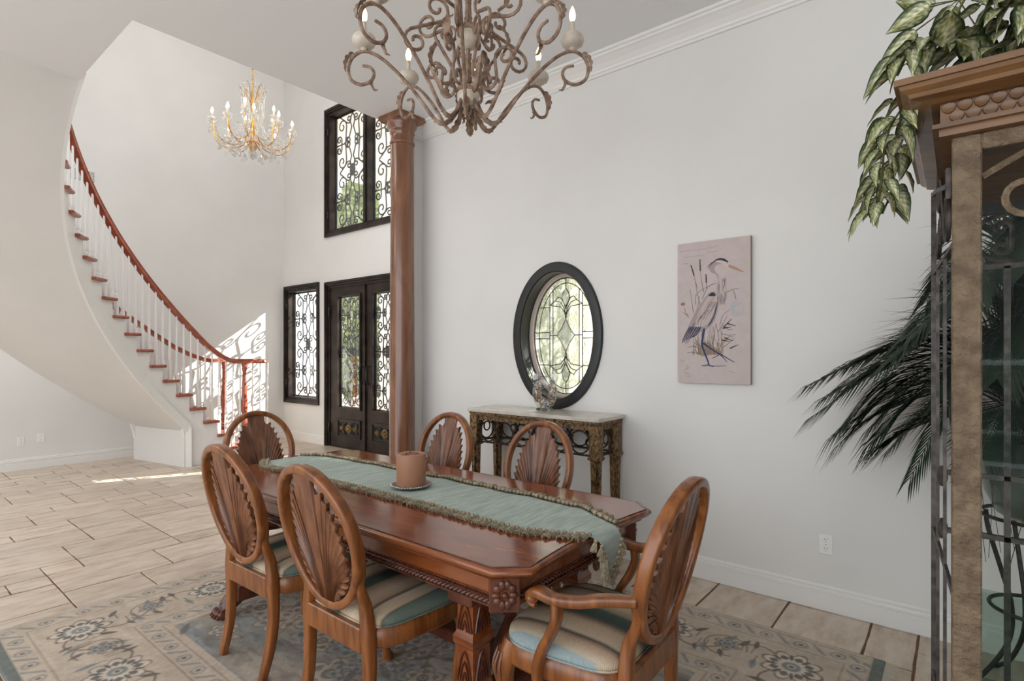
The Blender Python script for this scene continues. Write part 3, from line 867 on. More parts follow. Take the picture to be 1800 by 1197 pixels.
# guard bands with small repeating motifs
for d0, d1 in ((0.04, 0.15), (0.52, 0.62)):
    paint((s_(0.0035-np.abs(dE-d0))+s_(0.0035-np.abs(dE-d1))), brown, 0.6)
    cc = (d0+d1)/2
    along = np.where((np.minimum(gx, LX-gx) < np.minimum(gy, LY-gy)), gy, gx)
    ph = (along/0.16) % 1.0
    rr = np.hypot((ph-0.5)*0.16, dE-cc)
    paint((dE > d0)*(dE < d1)*s_(0.034-rr), slate, 0.75); paint((dE > d0)*(dE < d1)*s_(0.022-rr), beige, 0.9); paint((dE > d0)*(dE < d1)*s_(0.011-rr), navy, 0.9)
    ph2 = (along/0.16+0.5) % 1.0
    q2 = np.abs((ph2-0.5)*0.16-(dE-cc)*0.8)
    paint((dE > d0+0.015)*(dE < d1-0.015)*s_(0.012-q2)*(np.abs(ph2-0.5) < 0.32), slate, 0.8)
# main border: palmette flowers joined by a vine with leaves
bm_ = 0.335
def border_run(p0, p1, k):
    p0, p1 = np.array(p0), np.array(p1); d = (p1-p0)/k; L = np.linalg.norm(d); t = d/L; nrm_ = np.array([-t[1], t[0]])
    ang = math.atan2(t[1], t[0])
    for i in range(k+1):
        c = p0+d*i
        if i < k:
            pts = [c+t*L*q+nrm_*0.10*math.sin(2*PI*q)*(1 if i % 2 else -1) for q in np.linspace(0.12, 0.88, 7)]
            vine(pts, 0.005, brown)
            for q, sd, col, sz in ((0.25, 1, navy, 0.045), (0.36, -1, slate, 0.05), (0.5, 1, slate, 0.055), (0.5, -1, navy, 0.04), (0.62, 1, navy, 0.045), (0.75, -1, slate, 0.05), (0.3, -1.2, navy, 0.035), (0.7, 1.2, navy, 0.04)):
                pc = c+t*L*q+nrm_*sd*0.085
                leaf(pc[0], pc[1], sz, sz*0.42, ang+sd*(0.7+q), col)
                vine([c+t*L*q, pc], 0.003, brown)
            pm = c+t*L*0.5
            vine([pm+t*0.10*math.cos(a)+nrm_*0.10*math.sin(a) for a in np.linspace(0, 5.2, 9)], 0.004, brown, 0.7)
            flower(pm[0]+nrm_[0]*0.02, pm[1]+nrm_[1]*0.02, 0.055, 6, 0.3, petal=sky, core=navy)
    for i in range(k+1):
        c = p0+d*i; flower(c[0], c[1], 0.125, 8, 0.2, petal=cream, core=slate)
        for a in np.linspace(0, 2*PI, 9)[:-1]:
            leaf(c[0]+0.085*math.cos(a+0.2), c[1]+0.085*math.sin(a+0.2), 0.03, 0.011, a+0.2, navy)
border_run((bm_, bm_), (LX-bm_, bm_), 5); border_run((bm_, LY-bm_), (LX-bm_, LY-bm_), 5)
border_run((bm_, bm_), (bm_, LY-bm_), 3); border_run((LX-bm_, bm_), (LX-bm_, LY-bm_), 3)
# field: scattered palmettes and vines
fr_ = random.Random(12)
for k in range(44):
    x, y = fr_.uniform(0.8, LX-0.8), fr_.uniform(0.75, LY-0.75)
    flower(x, y, fr_.uniform(0.06, 0.14), fr_.choice([5,6,8]), fr_.uniform(0,3), petal=fr_.choice([cream*0.85, sky, beige]), core=fr_.choice([navy, olive]), a=0.75)
    vine([(x, y), (x+fr_.uniform(-.3,.3), y+fr_.uniform(-.2,.2)), (x+fr_.uniform(-.4,.4), y+fr_.uniform(-.3,.3))], 0.006, brown, 0.6)
    leaf(x+fr_.uniform(-.2,.2), y+fr_.uniform(-.2,.2), 0.07, 0.025, fr_.uniform(0,3), navy, 0.7)
# outer teal selvedge on the near side and right end
paint(s_(0.05-(LX-gx)), teal); paint(s_(0.05-gy), teal)
paint(s_(0.012-gx), sky); paint(s_(0.006-(LY-gy)), navy, 0.6)
# wear
wn = vnoise(gx, gy*4, 8, 9)*0.5+vnoise(gx*2, gy, 30, 10)*0.5
C *= (0.86+0.3*wn)[..., None]
C[:] = C*0.74+0.26*(beige*0.8+sky*0.2)*(0.8+0.4*wn)[..., None]
zz = 0.0095+0.0012*vnoise(gx, gy, 60, 11)
edge_fall = np.clip(dE/0.006, 0, 1); zz = zz*edge_fall+0.0008
pos = np.stack([gx+RX0, gy+RY0, zz], -1)
rug = thing('area_rug', 'beige and blue grey floral wool rug under the dining table', 'rug', (0,0,0))
colgrid('pile', nx, ny, pos, C, attr_mat('rug_wool', 0.95, bump=0.5, bscale=350, spec=0.1, noise=0.18, nscale=90), rug)
mb = MB(); mb.bb(RX0+0.004, RX1-0.004, RY0+0.004, RY1-0.004, 0.0004, 0.004); mb.build('backing', mat('rug_backing', hexc(150,140,122), rough=0.95), rug, smooth=None)
mb = MB(); rf = random.Random(3)
for k in range(330):
    y = RY0+(RY1-RY0)*(k+0.5)/330; L = 0.045+rf.uniform(-0.012, 0.012); dy = rf.uniform(-0.008, 0.008)
    mb.tube([(RX1-0.003, y, 0.005), (RX1+L*0.5, y+dy*0.3, 0.0035), (RX1+L, y+dy, 0.002)], 0.0017, 4)
o = mb.build('fringe', mat('fringe_cotton', hexc(206,196,178), rough=0.95), rug); o['kind'] = 'stuff'

# ================================================================ dining table
TX0, TX1, TY0, TY1, TZ = -3.46, -1.06, 1.32, 2.375, 0.76
tcx, tcy = (TX0+TX1)/2, (TY0+TY1)/2
TF = 0.0125      # rug thickness the furniture stands on
dt = thing('dining_table', 'long carved mahogany dining table with clipped corners on the rug', 'table', (tcx, tcy, TF))
hx, hy = (TX1-TX0)/2, (TY1-TY0)/2
def table_outline(o):
    # o = inset; clipped corners, slightly concave ends
    c = 0.095; a, b = hx-o, hy-o; pts = []
    def end(s):
        q = []
        for k in range(13):
            t = -1+2*k/12; y = t*(b-c*0.9); q.append((s*(a-0.030*(1-t*t)), y))
        return q
    e = end(1); pts += e
    pts += [(a-c, b)]
    for k in range(1, 12): pts.append(((a-c)-(2*(a-c))*k/12, b))
    pts += [(-(a-c), b)]
    pts += [(x, y) for x, y in reversed(end(-1))]
    pts += [(-(a-c), -b)]
    for k in range(1, 12): pts.append((-(a-c)+(2*(a-c))*k/12, -b))
    pts += [(a-c, -b)]
    return pts
Z = TZ-TF
mb = MB()
prof = [(0.050, -0.052), (0.035, -0.050), (0.030, -0.040), (0.018, -0.036), (0.008, -0.028), (0.0, -0.018), (0.002, -0.008), (0.008, -0.003), (0.018, -0.003)]
mb.loft([[(x, y, Z+z) for x, y in table_outline(o)] for o, z in prof])
mb.build('edge_moulding', M_table_edge, dt, smooth=50)
mb = MB(); mb.prism(table_outline(0.018), Z-0.02, Z, 'xy'); mb.build('tabletop', M_table, dt, smooth=None)
mb = MB(); mb.prism(table_outline(0.019), Z-0.0004, Z+0.0002, 'xy')
# inlaid dark string line round the top
def outline_band(mb, o0, o1, z0, z1):
    A, B = table_outline(o0), table_outline(o1); n = len(A)
    rings = []
    for k in range(n): rings.append([(A[k][0],A[k][1],z0),(B[k][0],B[k][1],z0),(B[k][0],B[k][1],z1),(A[k][0],A[k][1],z1)])
    rings.append(rings[0]); mb.loft(rings, caps=False)
mb = MB(); outline_band(mb, 0.017, 0.021, Z-0.004, Z+0.0006); mb.build('inlay_line', M_table_dark, dt, smooth=None)
# apron with carved rope moulding and corner rosettes
ax, ay = hx-0.105, hy-0.075
mb = MB()
for s in (-1, 1):
    mb.bb(-ax, ax, s*ay-0.012, s*ay+0.012, Z-0.15, Z-0.04); mb.bb(s*ax-0.012, s*ax+0.012, -ay, ay, Z-0.15, Z-0.04)
mb.build('apron', M_table_edge, dt, smooth=None)
mb = MB()
def rope(p0, p1, nrm):
    p0, p1 = Vector(p0), Vector(p1); d = p1-p0; L = d.length; d.normalize(); k = int(L/0.020); nv = Vector(nrm)
    for i in range(k):
        c = p0+d*((i+0.5)*L/k)+nv*0.014
        for sz in (-1, 1):
            a = c+Vector((0,0,sz*0.013))-d*0.012; b = c+Vector((0,0,sz*0.002))+d*0.010
            mb.tube([a, (a+b)/2+nv*0.007, b], [0.0035, 0.0065, 0.003], 5)
for s in (-1, 1):
    rope((-ax, s*ay, Z-0.132), (ax, s*ay, Z-0.132), (0, s, 0)); rope((s*ax, -ay, Z-0.132), (s*ax, ay, Z-0.132), (s, 0, 0))
    mb.bb(-ax, ax, s*ay-0.018, s*ay+0.018, Z-0.156, Z-0.149); mb.bb(s*ax-0.018, s*ax+0.018, -ay, ay, Z-0.156, Z-0.149)
    mb.bb(-ax, ax, s*ay-0.016, s*ay+0.016, Z-0.115, Z-0.111); mb.bb(s*ax-0.016, s*ax+0.016, -ay, ay, Z-0.115, Z-0.111)
stuff(mb.build('rope_moulding', M_table_dark, dt))
for sx in (-1, 1):
    for sy in (-1, 1):
        # clipped corner block, turned 45 degrees
        cb = MB(); cb.bev(-0.052, 0.052, -0.024, 0.024, Z-0.165, Z-0.045, 0.004)
        ang = math.atan2(sy, sx)+PI/2
        Mx = Matrix.Translation((sx*(ax-0.012), sy*(ay-0.012), 0)) @ Matrix.Rotation(ang, 4, 'Z')
        cb.xf(Mx); k0 = cb.build('corner_block', M_table_dark, dt, smooth=None)
        ro = MB()
        for k in range(10):
            a = 2*PI*k/10; r = 0.030
            ro.ball((r*math.cos(a), -0.026, Z-0.105+r*1.15*math.sin(a)), (0.010+0.006*abs(math.cos(a)), 0.007, 0.010+0.008*abs(math.sin(a))), 7, 5)
        ro.ball((0, -0.028, Z-0.105), (0.010, 0.008, 0.010), 8, 6)
        Mr = Matrix.Translation((sx*(ax-0.012), sy*(ay-0.012), 0)) @ Matrix.Rotation(math.atan2(sy, sx)+PI/2, 4, 'Z')
        ro.xf(Mr); ro.build('rosette', M_table_dark, k0)
# two pedestals, each with two carved posts, a bolster, scroll brackets and paw feet
for sx in (-1, 1):
    px_ = sx*0.86
    bo = MB(); bo.bev(px_-0.06, px_+0.06, -0.43, 0.43, Z-0.215, Z-0.15, 0.006); bo.build('bolster', M_table_dark, dt, smooth=None)
    lo = MB(); lo.bev(px_-0.055, px_+0.055, -0.46, 0.46, 0.07, 0.155, 0.008); lo.build('foot_rail', M_table_dark, dt, smooth=None)
    for sy in (-1, 1):
        py_ = sy*0.35
        po = MB()
        secs = [(0.062,0.15),(0.062,0.20),(0.054,0.215),(0.048,0.24),(0.046,0.36),(0.058,0.375),(0.060,0.40),(0.050,0.415),(0.046,0.43),(0.046,0.52),(0.052,0.54),(0.056,0.56),(0.056,Z-0.21)]
        po.loft([[(px_+x*q*0.85, py_+y*q, z) for x, y in ((1,1),(-1,1),(-1,-1),(1,-1))] for q, z in secs])
        p = po.build('post', M_table_edge, dt, smooth=30)
        cv = MB()     # carved lotus leaves on the faces
        for nx_, ny_ in ((0,-1),(0,1),(1,0),(-1,0)):
            for zb, hgt in ((0.425,0.105),(0.235,0.115)):
                for w_ in (0.036, 0.024, 0.012):
                    pts = []
                    for k in range(9):
                        t = -1+2*k/8; q = w_*t; zz_ = zb+hgt*(w_/0.036)*(1-abs(t)**1.8)
                        dpt = 0.046*(0.85 if nx_ else 1.0)+0.004
                        pts.append((px_+nx_*dpt+(q if ny_ else 0), py_+ny_*dpt+(q if nx_ else 0), zz_))
                    cv.tube(pts, 0.0042, 5)
        stuff(cv.build('lotus_carving', M_table_dark, p))
        pw = MB()     # paw foot
        fy = sy*0.43
        pw.tube(smoothpath([(px_, sy*0.30, 0.12), (px_, sy*0.39, 0.125), (px_, sy*0.455, 0.085), (px_, sy*0.50, 0.045), (px_, sy*0.53, 0.032)], 5), lerp1([0.05,0.055,0.05,0.044,0.034], 21), 10)
        for k in (-1.5, -0.5, 0.5, 1.5):
            pw.ball((px_+k*0.026, sy*(0.535-abs(k)*0.006), 0.026), (0.014, 0.032, 0.026), 8, 6)
            pw.ball((px_+k*0.026, sy*(0.562-abs(k)*0.006), 0.016), (0.007, 0.014, 0.010), 6, 5)
        pw.build('paw_foot', M_table_dark, dt)
        br = MB()     # scroll bracket towards the middle of the table
        pth = scroll((py_*0.45, 0.44), 0.055, (py_*0.55, 0.25), 0.05, sy, -sy, 1.0)
        br.tube([(px_, a, b) for a, b in pth], 0.020, 6); br.build('scroll_bracket', M_table_dark, dt)
st_ = MB(); st_.bev(-0.84, 0.84, -0.045, 0.045, 0.09, 0.15, 0.006); st_.build('stretcher', M_table_dark, dt, smooth=None)

# ================================================================ table runner with tassels
M_run = mat('runner_cloth', hexc(162,177,168), hexc(190,200,191), rough=0.85, scale=(60,8,40), detail=5, bump=0.35, bscale=160, spec=0.15)
rn = thing('table_runner', 'sage green fringed table runner along the middle of the dining table', 'table runner', (0,0,0))
RYC, RW = 1.885, 0.205
def runner_half(x):
    # half width along the length, pointed ends
    if x > -1.30: return max(0.0, RW*(1-(x+1.30)/0.42))
    if x < -3.28: return max(0.0, RW*(1-(-3.28-x)/0.34))
    return RW
xs_ = list(np.linspace(-3.61, -0.885, 150)); nyv = 22
EDGE = 0.006
def runner_pt(s, t):
    # s is arc position along X, folding down past the table end
    hw = runner_half(s); y = RYC+hw*t + 0.012*math.sin(s*2.1)+0.03*(s+2.2)*0.2
    wr = 0.0042*max(0, math.sin(s*9+t*2.2+math.sin(s*3)))*(0.5+0.5*math.cos(t*1.2))+0.003*max(0, math.sin(s*21-t*3))
    top = TZ+0.0022
    xr = TX1-0.012; xl = TX0+0.012; r = 0.025
    if s > xr:
        d = s-xr
        if d < r*PI/2: a = d/r; return (xr+r*math.sin(a), y, top-r*(1-math.cos(a))+wr*0.3)
        return (xr+r+0.006+0.01*math.sin(d*20), y, top-r-(d-r*PI/2))
    if s < xl:
        d = xl-s
        if d < r*PI/2: a = d/r; return (xl-r*math.sin(a), y, top-r*(1-math.cos(a))+wr*0.3)
        return (xl-r-0.006, y, top-r-(d-r*PI/2))
    fade = min(1, (xr-s)/0.12, (s-xl)/0.12)
    return (s, y, top+wr*max(0,fade))
mb = MB(); b0 = 0
for s in xs_:
    for j in range(nyv+1): mb.v.append(runner_pt(s, -1+2*j/nyv))
for i in range(len(xs_)-1):
    for j in range(nyv):
        a = i*(nyv+1)+j; mb.f.append((a, a+1, a+nyv+2, a+nyv+1))
ro_ = mb.build('cloth', M_run, rn, smooth=80, fix=False)
md = ro_.modifiers.new('thick', 'SOLIDIFY'); md.thickness = 0.0015; md.offset = 1
M_tas = mat('tassel_yarn', hexc(112,106,84), hexc(190,174,148), rough=0.95, scale=(90,90,90), lo=0.3, hi=0.7, rand=0.25)
tm = MB()
tm.ball((0,0,-0.006), (0.0085,0.0085,0.008), 8, 5); tm.tube([(0,0,-0.011),(0,0,-0.014)], 0.0055, 8)
rt2 = random.Random(4)
for k in range(11):
    a = 2*PI*k/11; r = 0.006
    tm.tube([(r*0.6*math.cos(a), r*0.6*math.sin(a), -0.013), (r*1.3*math.cos(a), r*1.3*math.sin(a), -0.028), (r*1.7*math.cos(a), r*1.7*math.sin(a), -0.040-rt2.uniform(0,0.006))], 0.0026, 4)
tas0 = None; count = 0
def add_tassel(p, M):
    global tas0, count
    if tas0 is None:
        tas0 = tm.build('tassel', M_tas, rn); tas0.matrix_local = M
    else: inst(tas0, rn, M)
    count += 1
for sd in (-1, 1):
    last = None; acc = 0
    prev = Vector(runner_pt(xs_[0], sd))
    for s in np.linspace(-3.61, -0.885, 900):
        p = Vector(runner_pt(s, sd)); acc += (p-prev).length
        if acc > 0.0225:
            acc = 0
            d = (p-prev).normalized()
            rr = rt2.uniform
            flat = (TX0+0.0 < p.x < TX1-0.0) and p.z > TZ-0.004
            if flat:   # lying on the table, pointing outwards
                outv = Vector((rr(-0.5,0.5), sd, 0)).normalized(); zax = -outv + Vector((0,0,0.25))
                pp = p+Vector((0,0,0.011))
            else:
                zax = Vector((rr(-.15,.15), -sd*0.35, 1)); pp = p
            zax.normalize(); xax = zax.orthogonal().normalized(); yax = zax.cross(xax)
            Mx = Matrix((xax, yax, zax)).transposed().to_4x4(); Mx.translation = pp
            add_tassel(pp, Mx @ Matrix.Scale(rr(0.95,1.3), 4))
        prev = p

# ================================================================ candle on a silver dish
cs = thing('candle_dish', 'small ornate silver dish under the pillar candle', 'dish', (-2.187, 1.868, TZ+0.008))
M_silver = mat('silver', hexc(150,148,146), hexc(196,194,190), rough=0.28, metal=0.9, scale=(50,50,50))
mb = MB(); mb.lathe([(0.070,0.0),(0.088,0.002),(0.098,0.006),(0.102,0.012),(0.098,0.016),(0.086,0.014),(0.075,0.012),(0.0,0.012)], 40); mb.build('dish', M_silver, cs)
mb = MB()
for k in range(44):
    a = 2*PI*k/44; mb.ball((0.0995*math.cos(a), 0.0995*math.sin(a), 0.0135), (0.0066,0.0066,0.005), 6, 4)
mb.build('beaded_rim', M_silver, cs)
cd = thing('pillar_candle', 'thick tan three wick pillar candle on the table runner', 'candle', (-2.187, 1.868, TZ+0.0202))
M_wax = mat('wax', hexc(164,116,88), hexc(174,126,98), rough=0.45, scale=(8,8,8))
M_wax.node_tree.nodes['Principled BSDF'].inputs['Subsurface Weight'].default_value = 0.15
mb = MB(); mb.lathe([(0.0735,0.0),(0.075,0.003),(0.075,0.150),(0.072,0.157),(0.064,0.159),(0.058,0.156),(0.0,0.155)], 40); mb.build('wax', M_wax, cd)
M_melt = mat('melted_wax', hexc(124,66,44), rough=0.3)
for k in range(3):
    a = 2*PI*k/3+0.5
    mb = MB(); mb.lathe([(0.0,0.0),(0.016,0.0),(0.019,0.0012),(0.017,0.002),(0.0,0.0008)], 16, (0.032*math.cos(a), 0.032*math.sin(a), 0.1552)); mb.build('melt_pool', M_melt, cd)
    mb = MB(); mb.tube([(0.032*math.cos(a), 0.032*math.sin(a), 0.155), (0.032*math.cos(a)+0.002, 0.032*math.sin(a), 0.166)], 0.0014, 5); mb.build('wick', M_black, cd)

# ================================================================ chairs
def seat_mat():
    m, nt, b = _mat('striped_fabric'); L = nt.links.new
    tc = nt.nodes.new('ShaderNodeTexCoord'); sp = nt.nodes.new('ShaderNodeSeparateXYZ')
    L(tc.outputs['Object'], sp.inputs[0])
    mr = nt.nodes.new('ShaderNodeMapRange'); mr.inputs['From Min'].default_value = -0.29; mr.inputs['From Max'].default_value = 0.29
    L(sp.outputs['X'], mr.inputs['Value'])
    rp = nt.nodes.new('ShaderNodeValToRGB'); cr = rp.color_ramp; cr.interpolation = 'LINEAR'
    stops = [(0.0,(146,160,162)),(0.07,(152,166,166)),(0.085,(196,180,156)),(0.16,(176,150,124)),(0.20,(84,76,72)),(0.225,(190,174,150)),(0.34,(182,158,132)),(0.40,(92,88,80)),(0.43,(66,80,74)),(0.52,(78,92,84)),(0.55,(158,140,116)),(0.66,(200,184,160)),(0.74,(178,154,128)),(0.77,(86,78,74)),(0.79,(190,174,152)),(0.87,(186,166,140)),(0.885,(96,92,86)),(0.90,(98,112,102)),(1.0,(112,122,110))]
    while len(cr.elements) > 1: cr.elements.remove(cr.elements[0])
    cr.elements[0].position = stops[0][0]; cr.elements[0].color = hexc(*stops[0][1])
    for p, c in stops[1:]:
        e = cr.elements.new(p); e.color = hexc(*c)
    L(mr.outputs['Result'], rp.inputs['Fac'])
    mp = nt.nodes.new('ShaderNodeMapping'); mp.inputs['Scale'].default_value = (300, 60, 60); L(tc.outputs['Object'], mp.inputs['Vector'])
    nz = nt.nodes.new('ShaderNodeTexNoise'); nz.inputs['Scale'].default_value = 1.5; L(mp.outputs['Vector'], nz.inputs['Vector'])
    m2 = nt.nodes.new('ShaderNodeMapRange'); m2.inputs['To Min'].default_value = 0.75; m2.inputs['To Max'].default_value = 1.2; L(nz.outputs['Fac'], m2.inputs['Value'])
    vm = nt.nodes.new('ShaderNodeVectorMath'); vm.operation = 'SCALE'; L(rp.outputs['Color'], vm.inputs[0]); L(m2.outputs['Result'], vm.inputs['Scale'])
    L(vm.outputs['Vector'], b.inputs['Base Color']); b.inputs['Roughness'].default_value = 0.9; b.inputs['Specular IOR Level'].default_value = 0.15
    wv = nt.nodes.new('ShaderNodeTexWave'); wv.inputs['Scale'].default_value = 60; wv.bands_direction = 'Y'; L(tc.outputs['Object'], wv.inputs['Vector'])
    bp = nt.nodes.new('ShaderNodeBump'); bp.inputs['Strength'].default_value = 0.35; bp.inputs['Distance'].default_value = 0.003
    L(wv.outputs['Fac'], bp.inputs['Height']); L(bp.outputs['Normal'], b.inputs['Normal'])
    return m
M_seat = seat_mat()
RZ, RA, RB = 0.758, 0.252, 0.285     # back ring: centre height, half axes (outer)
def back_y(z): return -0.222-0.235*(z-0.47)
def seat_outline(o, n=40):
    pts = []
    for k in range(n):
        a = 2*PI*k/n; c, s = math.cos(a), math.sin(a)
        e = 0.42
        x = math.copysign(abs(c)**e, c); y = math.copysign(abs(s)**e, s)
        wdt = 0.255+0.035*(y+1)/2*1.0
        yy = 0.0+y*0.225
        if y > 0: yy += 0.035*(1-x*x)
        pts.append((x*(wdt-o), yy-(o if y > 0 else -o)*abs(y)))
    return pts
def make_chair(name, label, arms, group=None):
    t = thing(name, label, 'chair', group=group)
    # seat rail and cushion
    mb = MB(); mb.loft([[(x, y, z) for x, y in seat_outline(o)] for o, z in ((0.014,0.365),(0.006,0.372),(0.002,0.38),(0.002,0.43),(0.008,0.438),(0.012,0.445))]); mb.build('seat_rail', M_wood, t, smooth=50)
    mb = MB()
    mb.loft([[(x, y, z) for x, y in seat_outline(o)] for o, z in ((0.016,0.442),(0.006,0.455),(0.008,0.470),(0.026,0.485),(0.065,0.497),(0.12,0.505),(0.19,0.509))]); cu = mb.build('seat_cushion', M_seat, t, smooth=70)
    mb = MB(); mb.tube([(x, y, 0.447) for x, y in seat_outline(0.008)], 0.004, 6, closed=True); mb.build('piping', M_seat, cu)
    mb = MB(); mb.bev(-0.175, 0.175, -0.242, -0.214, 0.355, 0.445, 0.004); mb.build('back_rail', M_wood, t, smooth=None)
    # oval back ring
    n = 56; pts = []
    for k in range(n):
        a = 2*PI*k/n; c, s = math.cos(a), math.sin(a)
        z = RZ+(RB-0.022)*s; x = (RA-0.022)*c*(1.0+0.05*s)
        pts.append((x, back_y(z)-0.014*(1-(x/RA)**2), z))
    ringp = pts
    mb = MB(); mb.sweep(pts, rrect(0.034, 0.046, 0.011, 3), closed=True, up=(0,-1,0)); mb.build('back_ring', M_wood, t, smooth=50)
    # rear legs
    for s in (-1, 1):
        mb = MB()
        pth = smoothpath([(s*0.207, back_y(0.645)-0.004, 0.645), (s*0.191, back_y(0.59), 0.59), (s*0.184, -0.224, 0.52), (s*0.194, -0.220, 0.42), (s*0.196, -0.216, 0.28), (s*0.190, -0.228, 0.14), (s*0.182, -0.262, 0.0)], 5)
        sc = [(a, b) for a, b in zip(lerp1([0.5,0.8,1.0,1.1,1.0,0.92,0.75], len(pth)), lerp1([0.6,0.85,1.0,1.1,1.05,0.95,0.8], len(pth)))]
        mb.sweep(pth, rrect(0.044, 0.040, 0.009, 2), up=(0,1,0), scale=sc); mb.build('leg', M_wood, t, smooth=50)
    # front cabriole legs
    for s in (-1, 1):
        mb = MB()
        base = [(s*0.235, 0.185, 0.445), (s*0.245, 0.200, 0.39), (s*0.252, 0.215, 0.33), (s*0.243, 0.205, 0.23), (s*0.232, 0.190, 0.12), (s*0.236, 0.198, 0.045), (s*0.246, 0.212, 0.016), (s*0.248, 0.215, 0.0)]
        pth = smoothpath(base, 5)
        mb.tube(pth, lerp1([0.034,0.038,0.037,0.025,0.018,0.018,0.028,0.026], len(pth)), 12); lg = mb.build('leg', M_wood, t, smooth=60)
        mb = MB()
        for k in range(5):
            a = -0.9+k*0.45; dx, dy = s*math.cos(PI/4+a), math.sin(PI/4+a)
            mb.tube(smoothpath([(s*0.245+dx*0.034, 0.205+dy*0.034, 0.41), (s*0.250+dx*0.040, 0.212+dy*0.040, 0.36), (s*0.248+dx*0.031, 0.208+dy*0.031, 0.30), (s*0.243+dx*0.026, 0.205+dy*0.026, 0.255)], 3), lerp1([0.003,0.007,0.006,0.002], 10), 5)
        stuff(mb.build('knee_carving', M_wood_dark, lg))
    # carved leaf splat: a fluted shell with pointed lobes fanning out of the base
    mb = MB()
    half = [(0.0,0.246),(0.034,0.246),(0.056,0.243),(0.056,0.205),(0.068,0.178)]
    for tx, tz in ((0.102,0.186),(0.123,0.150),(0.138,0.112),(0.150,0.073),(0.159,0.034),(0.165,-0.005),(0.168,-0.044),(0.167,-0.082),(0.160,-0.118),(0.144,-0.152),(0.118,-0.182)):
        half += [(tx-0.013, tz-0.001), (tx, tz+0.004), (tx-0.003, tz-0.010), (tx-0.014, tz-0.020)]
    half += [(0.085,-0.212),(0.050,-0.240)]
    dense = []
    for (ax_, az), (bx_, bz) in zip(half[:-1], half[1:]):
        for k in range(2): dense.append((ax_+(bx_-ax_)*k/2, az+(bz-az)*k/2))
    dense.append(half[-1])
    full = [(-x, z) for x, z in reversed(dense[1:])]+dense
    NU = 9; m_ = len(full); b0 = len(mb.v)
    for side in (-1, 1):
        for j, (tx, tz) in enumerate(full):
            v_ = (j/(m_-1))*2-1
            p0_ = Vector((v_*0.046, -0.246)); p2_ = Vector((tx, tz)); L_ = (p2_-p0_).length
            p1_ = Vector((tx*0.50, p0_.y+(tz-p0_.y)*0.42+0.055*min(1, abs(tx)/0.12)*(1 if tz < 0.2 else 0)))
            for i in range(NU+1):
                u_ = i/NU; p = p0_*(1-u_)**2+p1_*(2*u_*(1-u_))+p2_*u_*u_
                z = RZ+p.y; yb = back_y(z)-0.016*(1-(p.x/0.18)**2)-0.004
                rid = abs(((j-m_//2)/4.0+0.5) % 1.0-0.5)*2
                th = (0.0105-0.0075*rid)*(1-0.35*u_)+0.001
                mb.v.append((p.x, yb+side*th, z))
    off = m_*(NU+1)
    for j in range(m_-1):
        for i in range(NU):
            a_ = b0+j*(NU+1)+i; q = (a_, a_+1, a_+NU+2, a_+NU+1)
            mb.f.append(q); mb.f.append(tuple(reversed([x+off for x in q])))
        a_ = b0+j*(NU+1)+NU; mb.f.append((a_, a_+off, a_+off+NU+1, a_+NU+1))
    sp = mb.build('leaf_splat', M_wood_dark, t, smooth=75)
    for s in (-1, 1):
        mb = MB()
        pth = scroll((s*0.052, -0.222), 0.024, (s*0.012, -0.15), 0, -s, s, 1.1)
        mb.tube([(a, back_y(RZ+b)-0.016, RZ+b) for a, b in pth], 0.0085, 6)
        mb.build('base_scroll', M_wood_dark, sp)
    if arms:
        for s in (-1, 1):
            mb = MB()
            pth = smoothpath([(s*0.225, back_y(0.69)+0.006, 0.69), (s*0.262, -0.18, 0.685), (s*0.290, -0.10, 0.668), (s*0.298, -0.02, 0.660), (s*0.296, 0.035, 0.668), (s*0.292, 0.062, 0.656)], 6)
            mb.sweep(pth, rrect(0.046, 0.034, 0.012, 3), up=(0,0,1), scale=[(q, 1.0) for q in lerp1([0.8,1.0,1.0,1.05,1.2,1.1], len(pth))])
            ar = mb.build('arm', M_wood, t, smooth=50)
            mb = MB()
            pth = scroll((0.064, 0.642), 0.026, (-0.04, 0.665), 0, -1, 1, 1.3)
            mb.tube([(s*0.294, a, b) for a, b in pth[:-1]], 0.009, 6)
            mb.ball((s*0.294, 0.064, 0.642), (0.027, 0.020, 0.020), 10, 6)
            mb.build('arm_scroll', M_wood, ar)
            mb = MB()
            pth = smoothpath([(s*0.296, -0.030, 0.65), (s*0.297, -0.030, 0.60), (s*0.293, -0.005, 0.54), (s*0.286, 0.030, 0.48), (s*0.283, 0.050, 0.42), (s*0.281, 0.052, 0.372)], 6)
            mb.sweep(pth, rrect(0.030, 0.046, 0.010, 2), up=(1,0,0)); mb.build('arm_support', M_wood, t, smooth=50)
    return t
def set_tr(o, x, y, rot):
    o.location = (x, y, TF); o.rotation_euler = (0, 0, rot)
G_SIDE, G_ARM = 'side chairs at the dining table', 'armchairs at the table ends'
c1 = make_chair('dining_chair', 'wooden side chair nearest the camera, oval back against the near table side', False, G_SIDE)
set_tr(c1, -1.845, 1.43, 0.0)
for x, y, r, lab in ((-2.555, 1.435, 0.02, 'oval-back side chair on the near side, left of the closest chair'),
                     (-2.70, 2.30, PI, 'oval-back side chair on the far side nearer the column'),
                     (-1.935, 2.31, PI-0.03, 'oval-back side chair on the far side in front of the console')):
    c = copy_tree(c1); c['label'] = lab; set_tr(c, x, y, r)
a1 = make_chair('dining_armchair', 'carved armchair with striped seat at the right end of the table', True, G_ARM)
set_tr(a1, -1.03, 1.735, PI/2+0.04)
a2 = copy_tree(a1); a2['label'] = 'carved armchair at the far left end of the table by the stairs'
set_tr(a2, -3.47, 1.86, -PI/2)
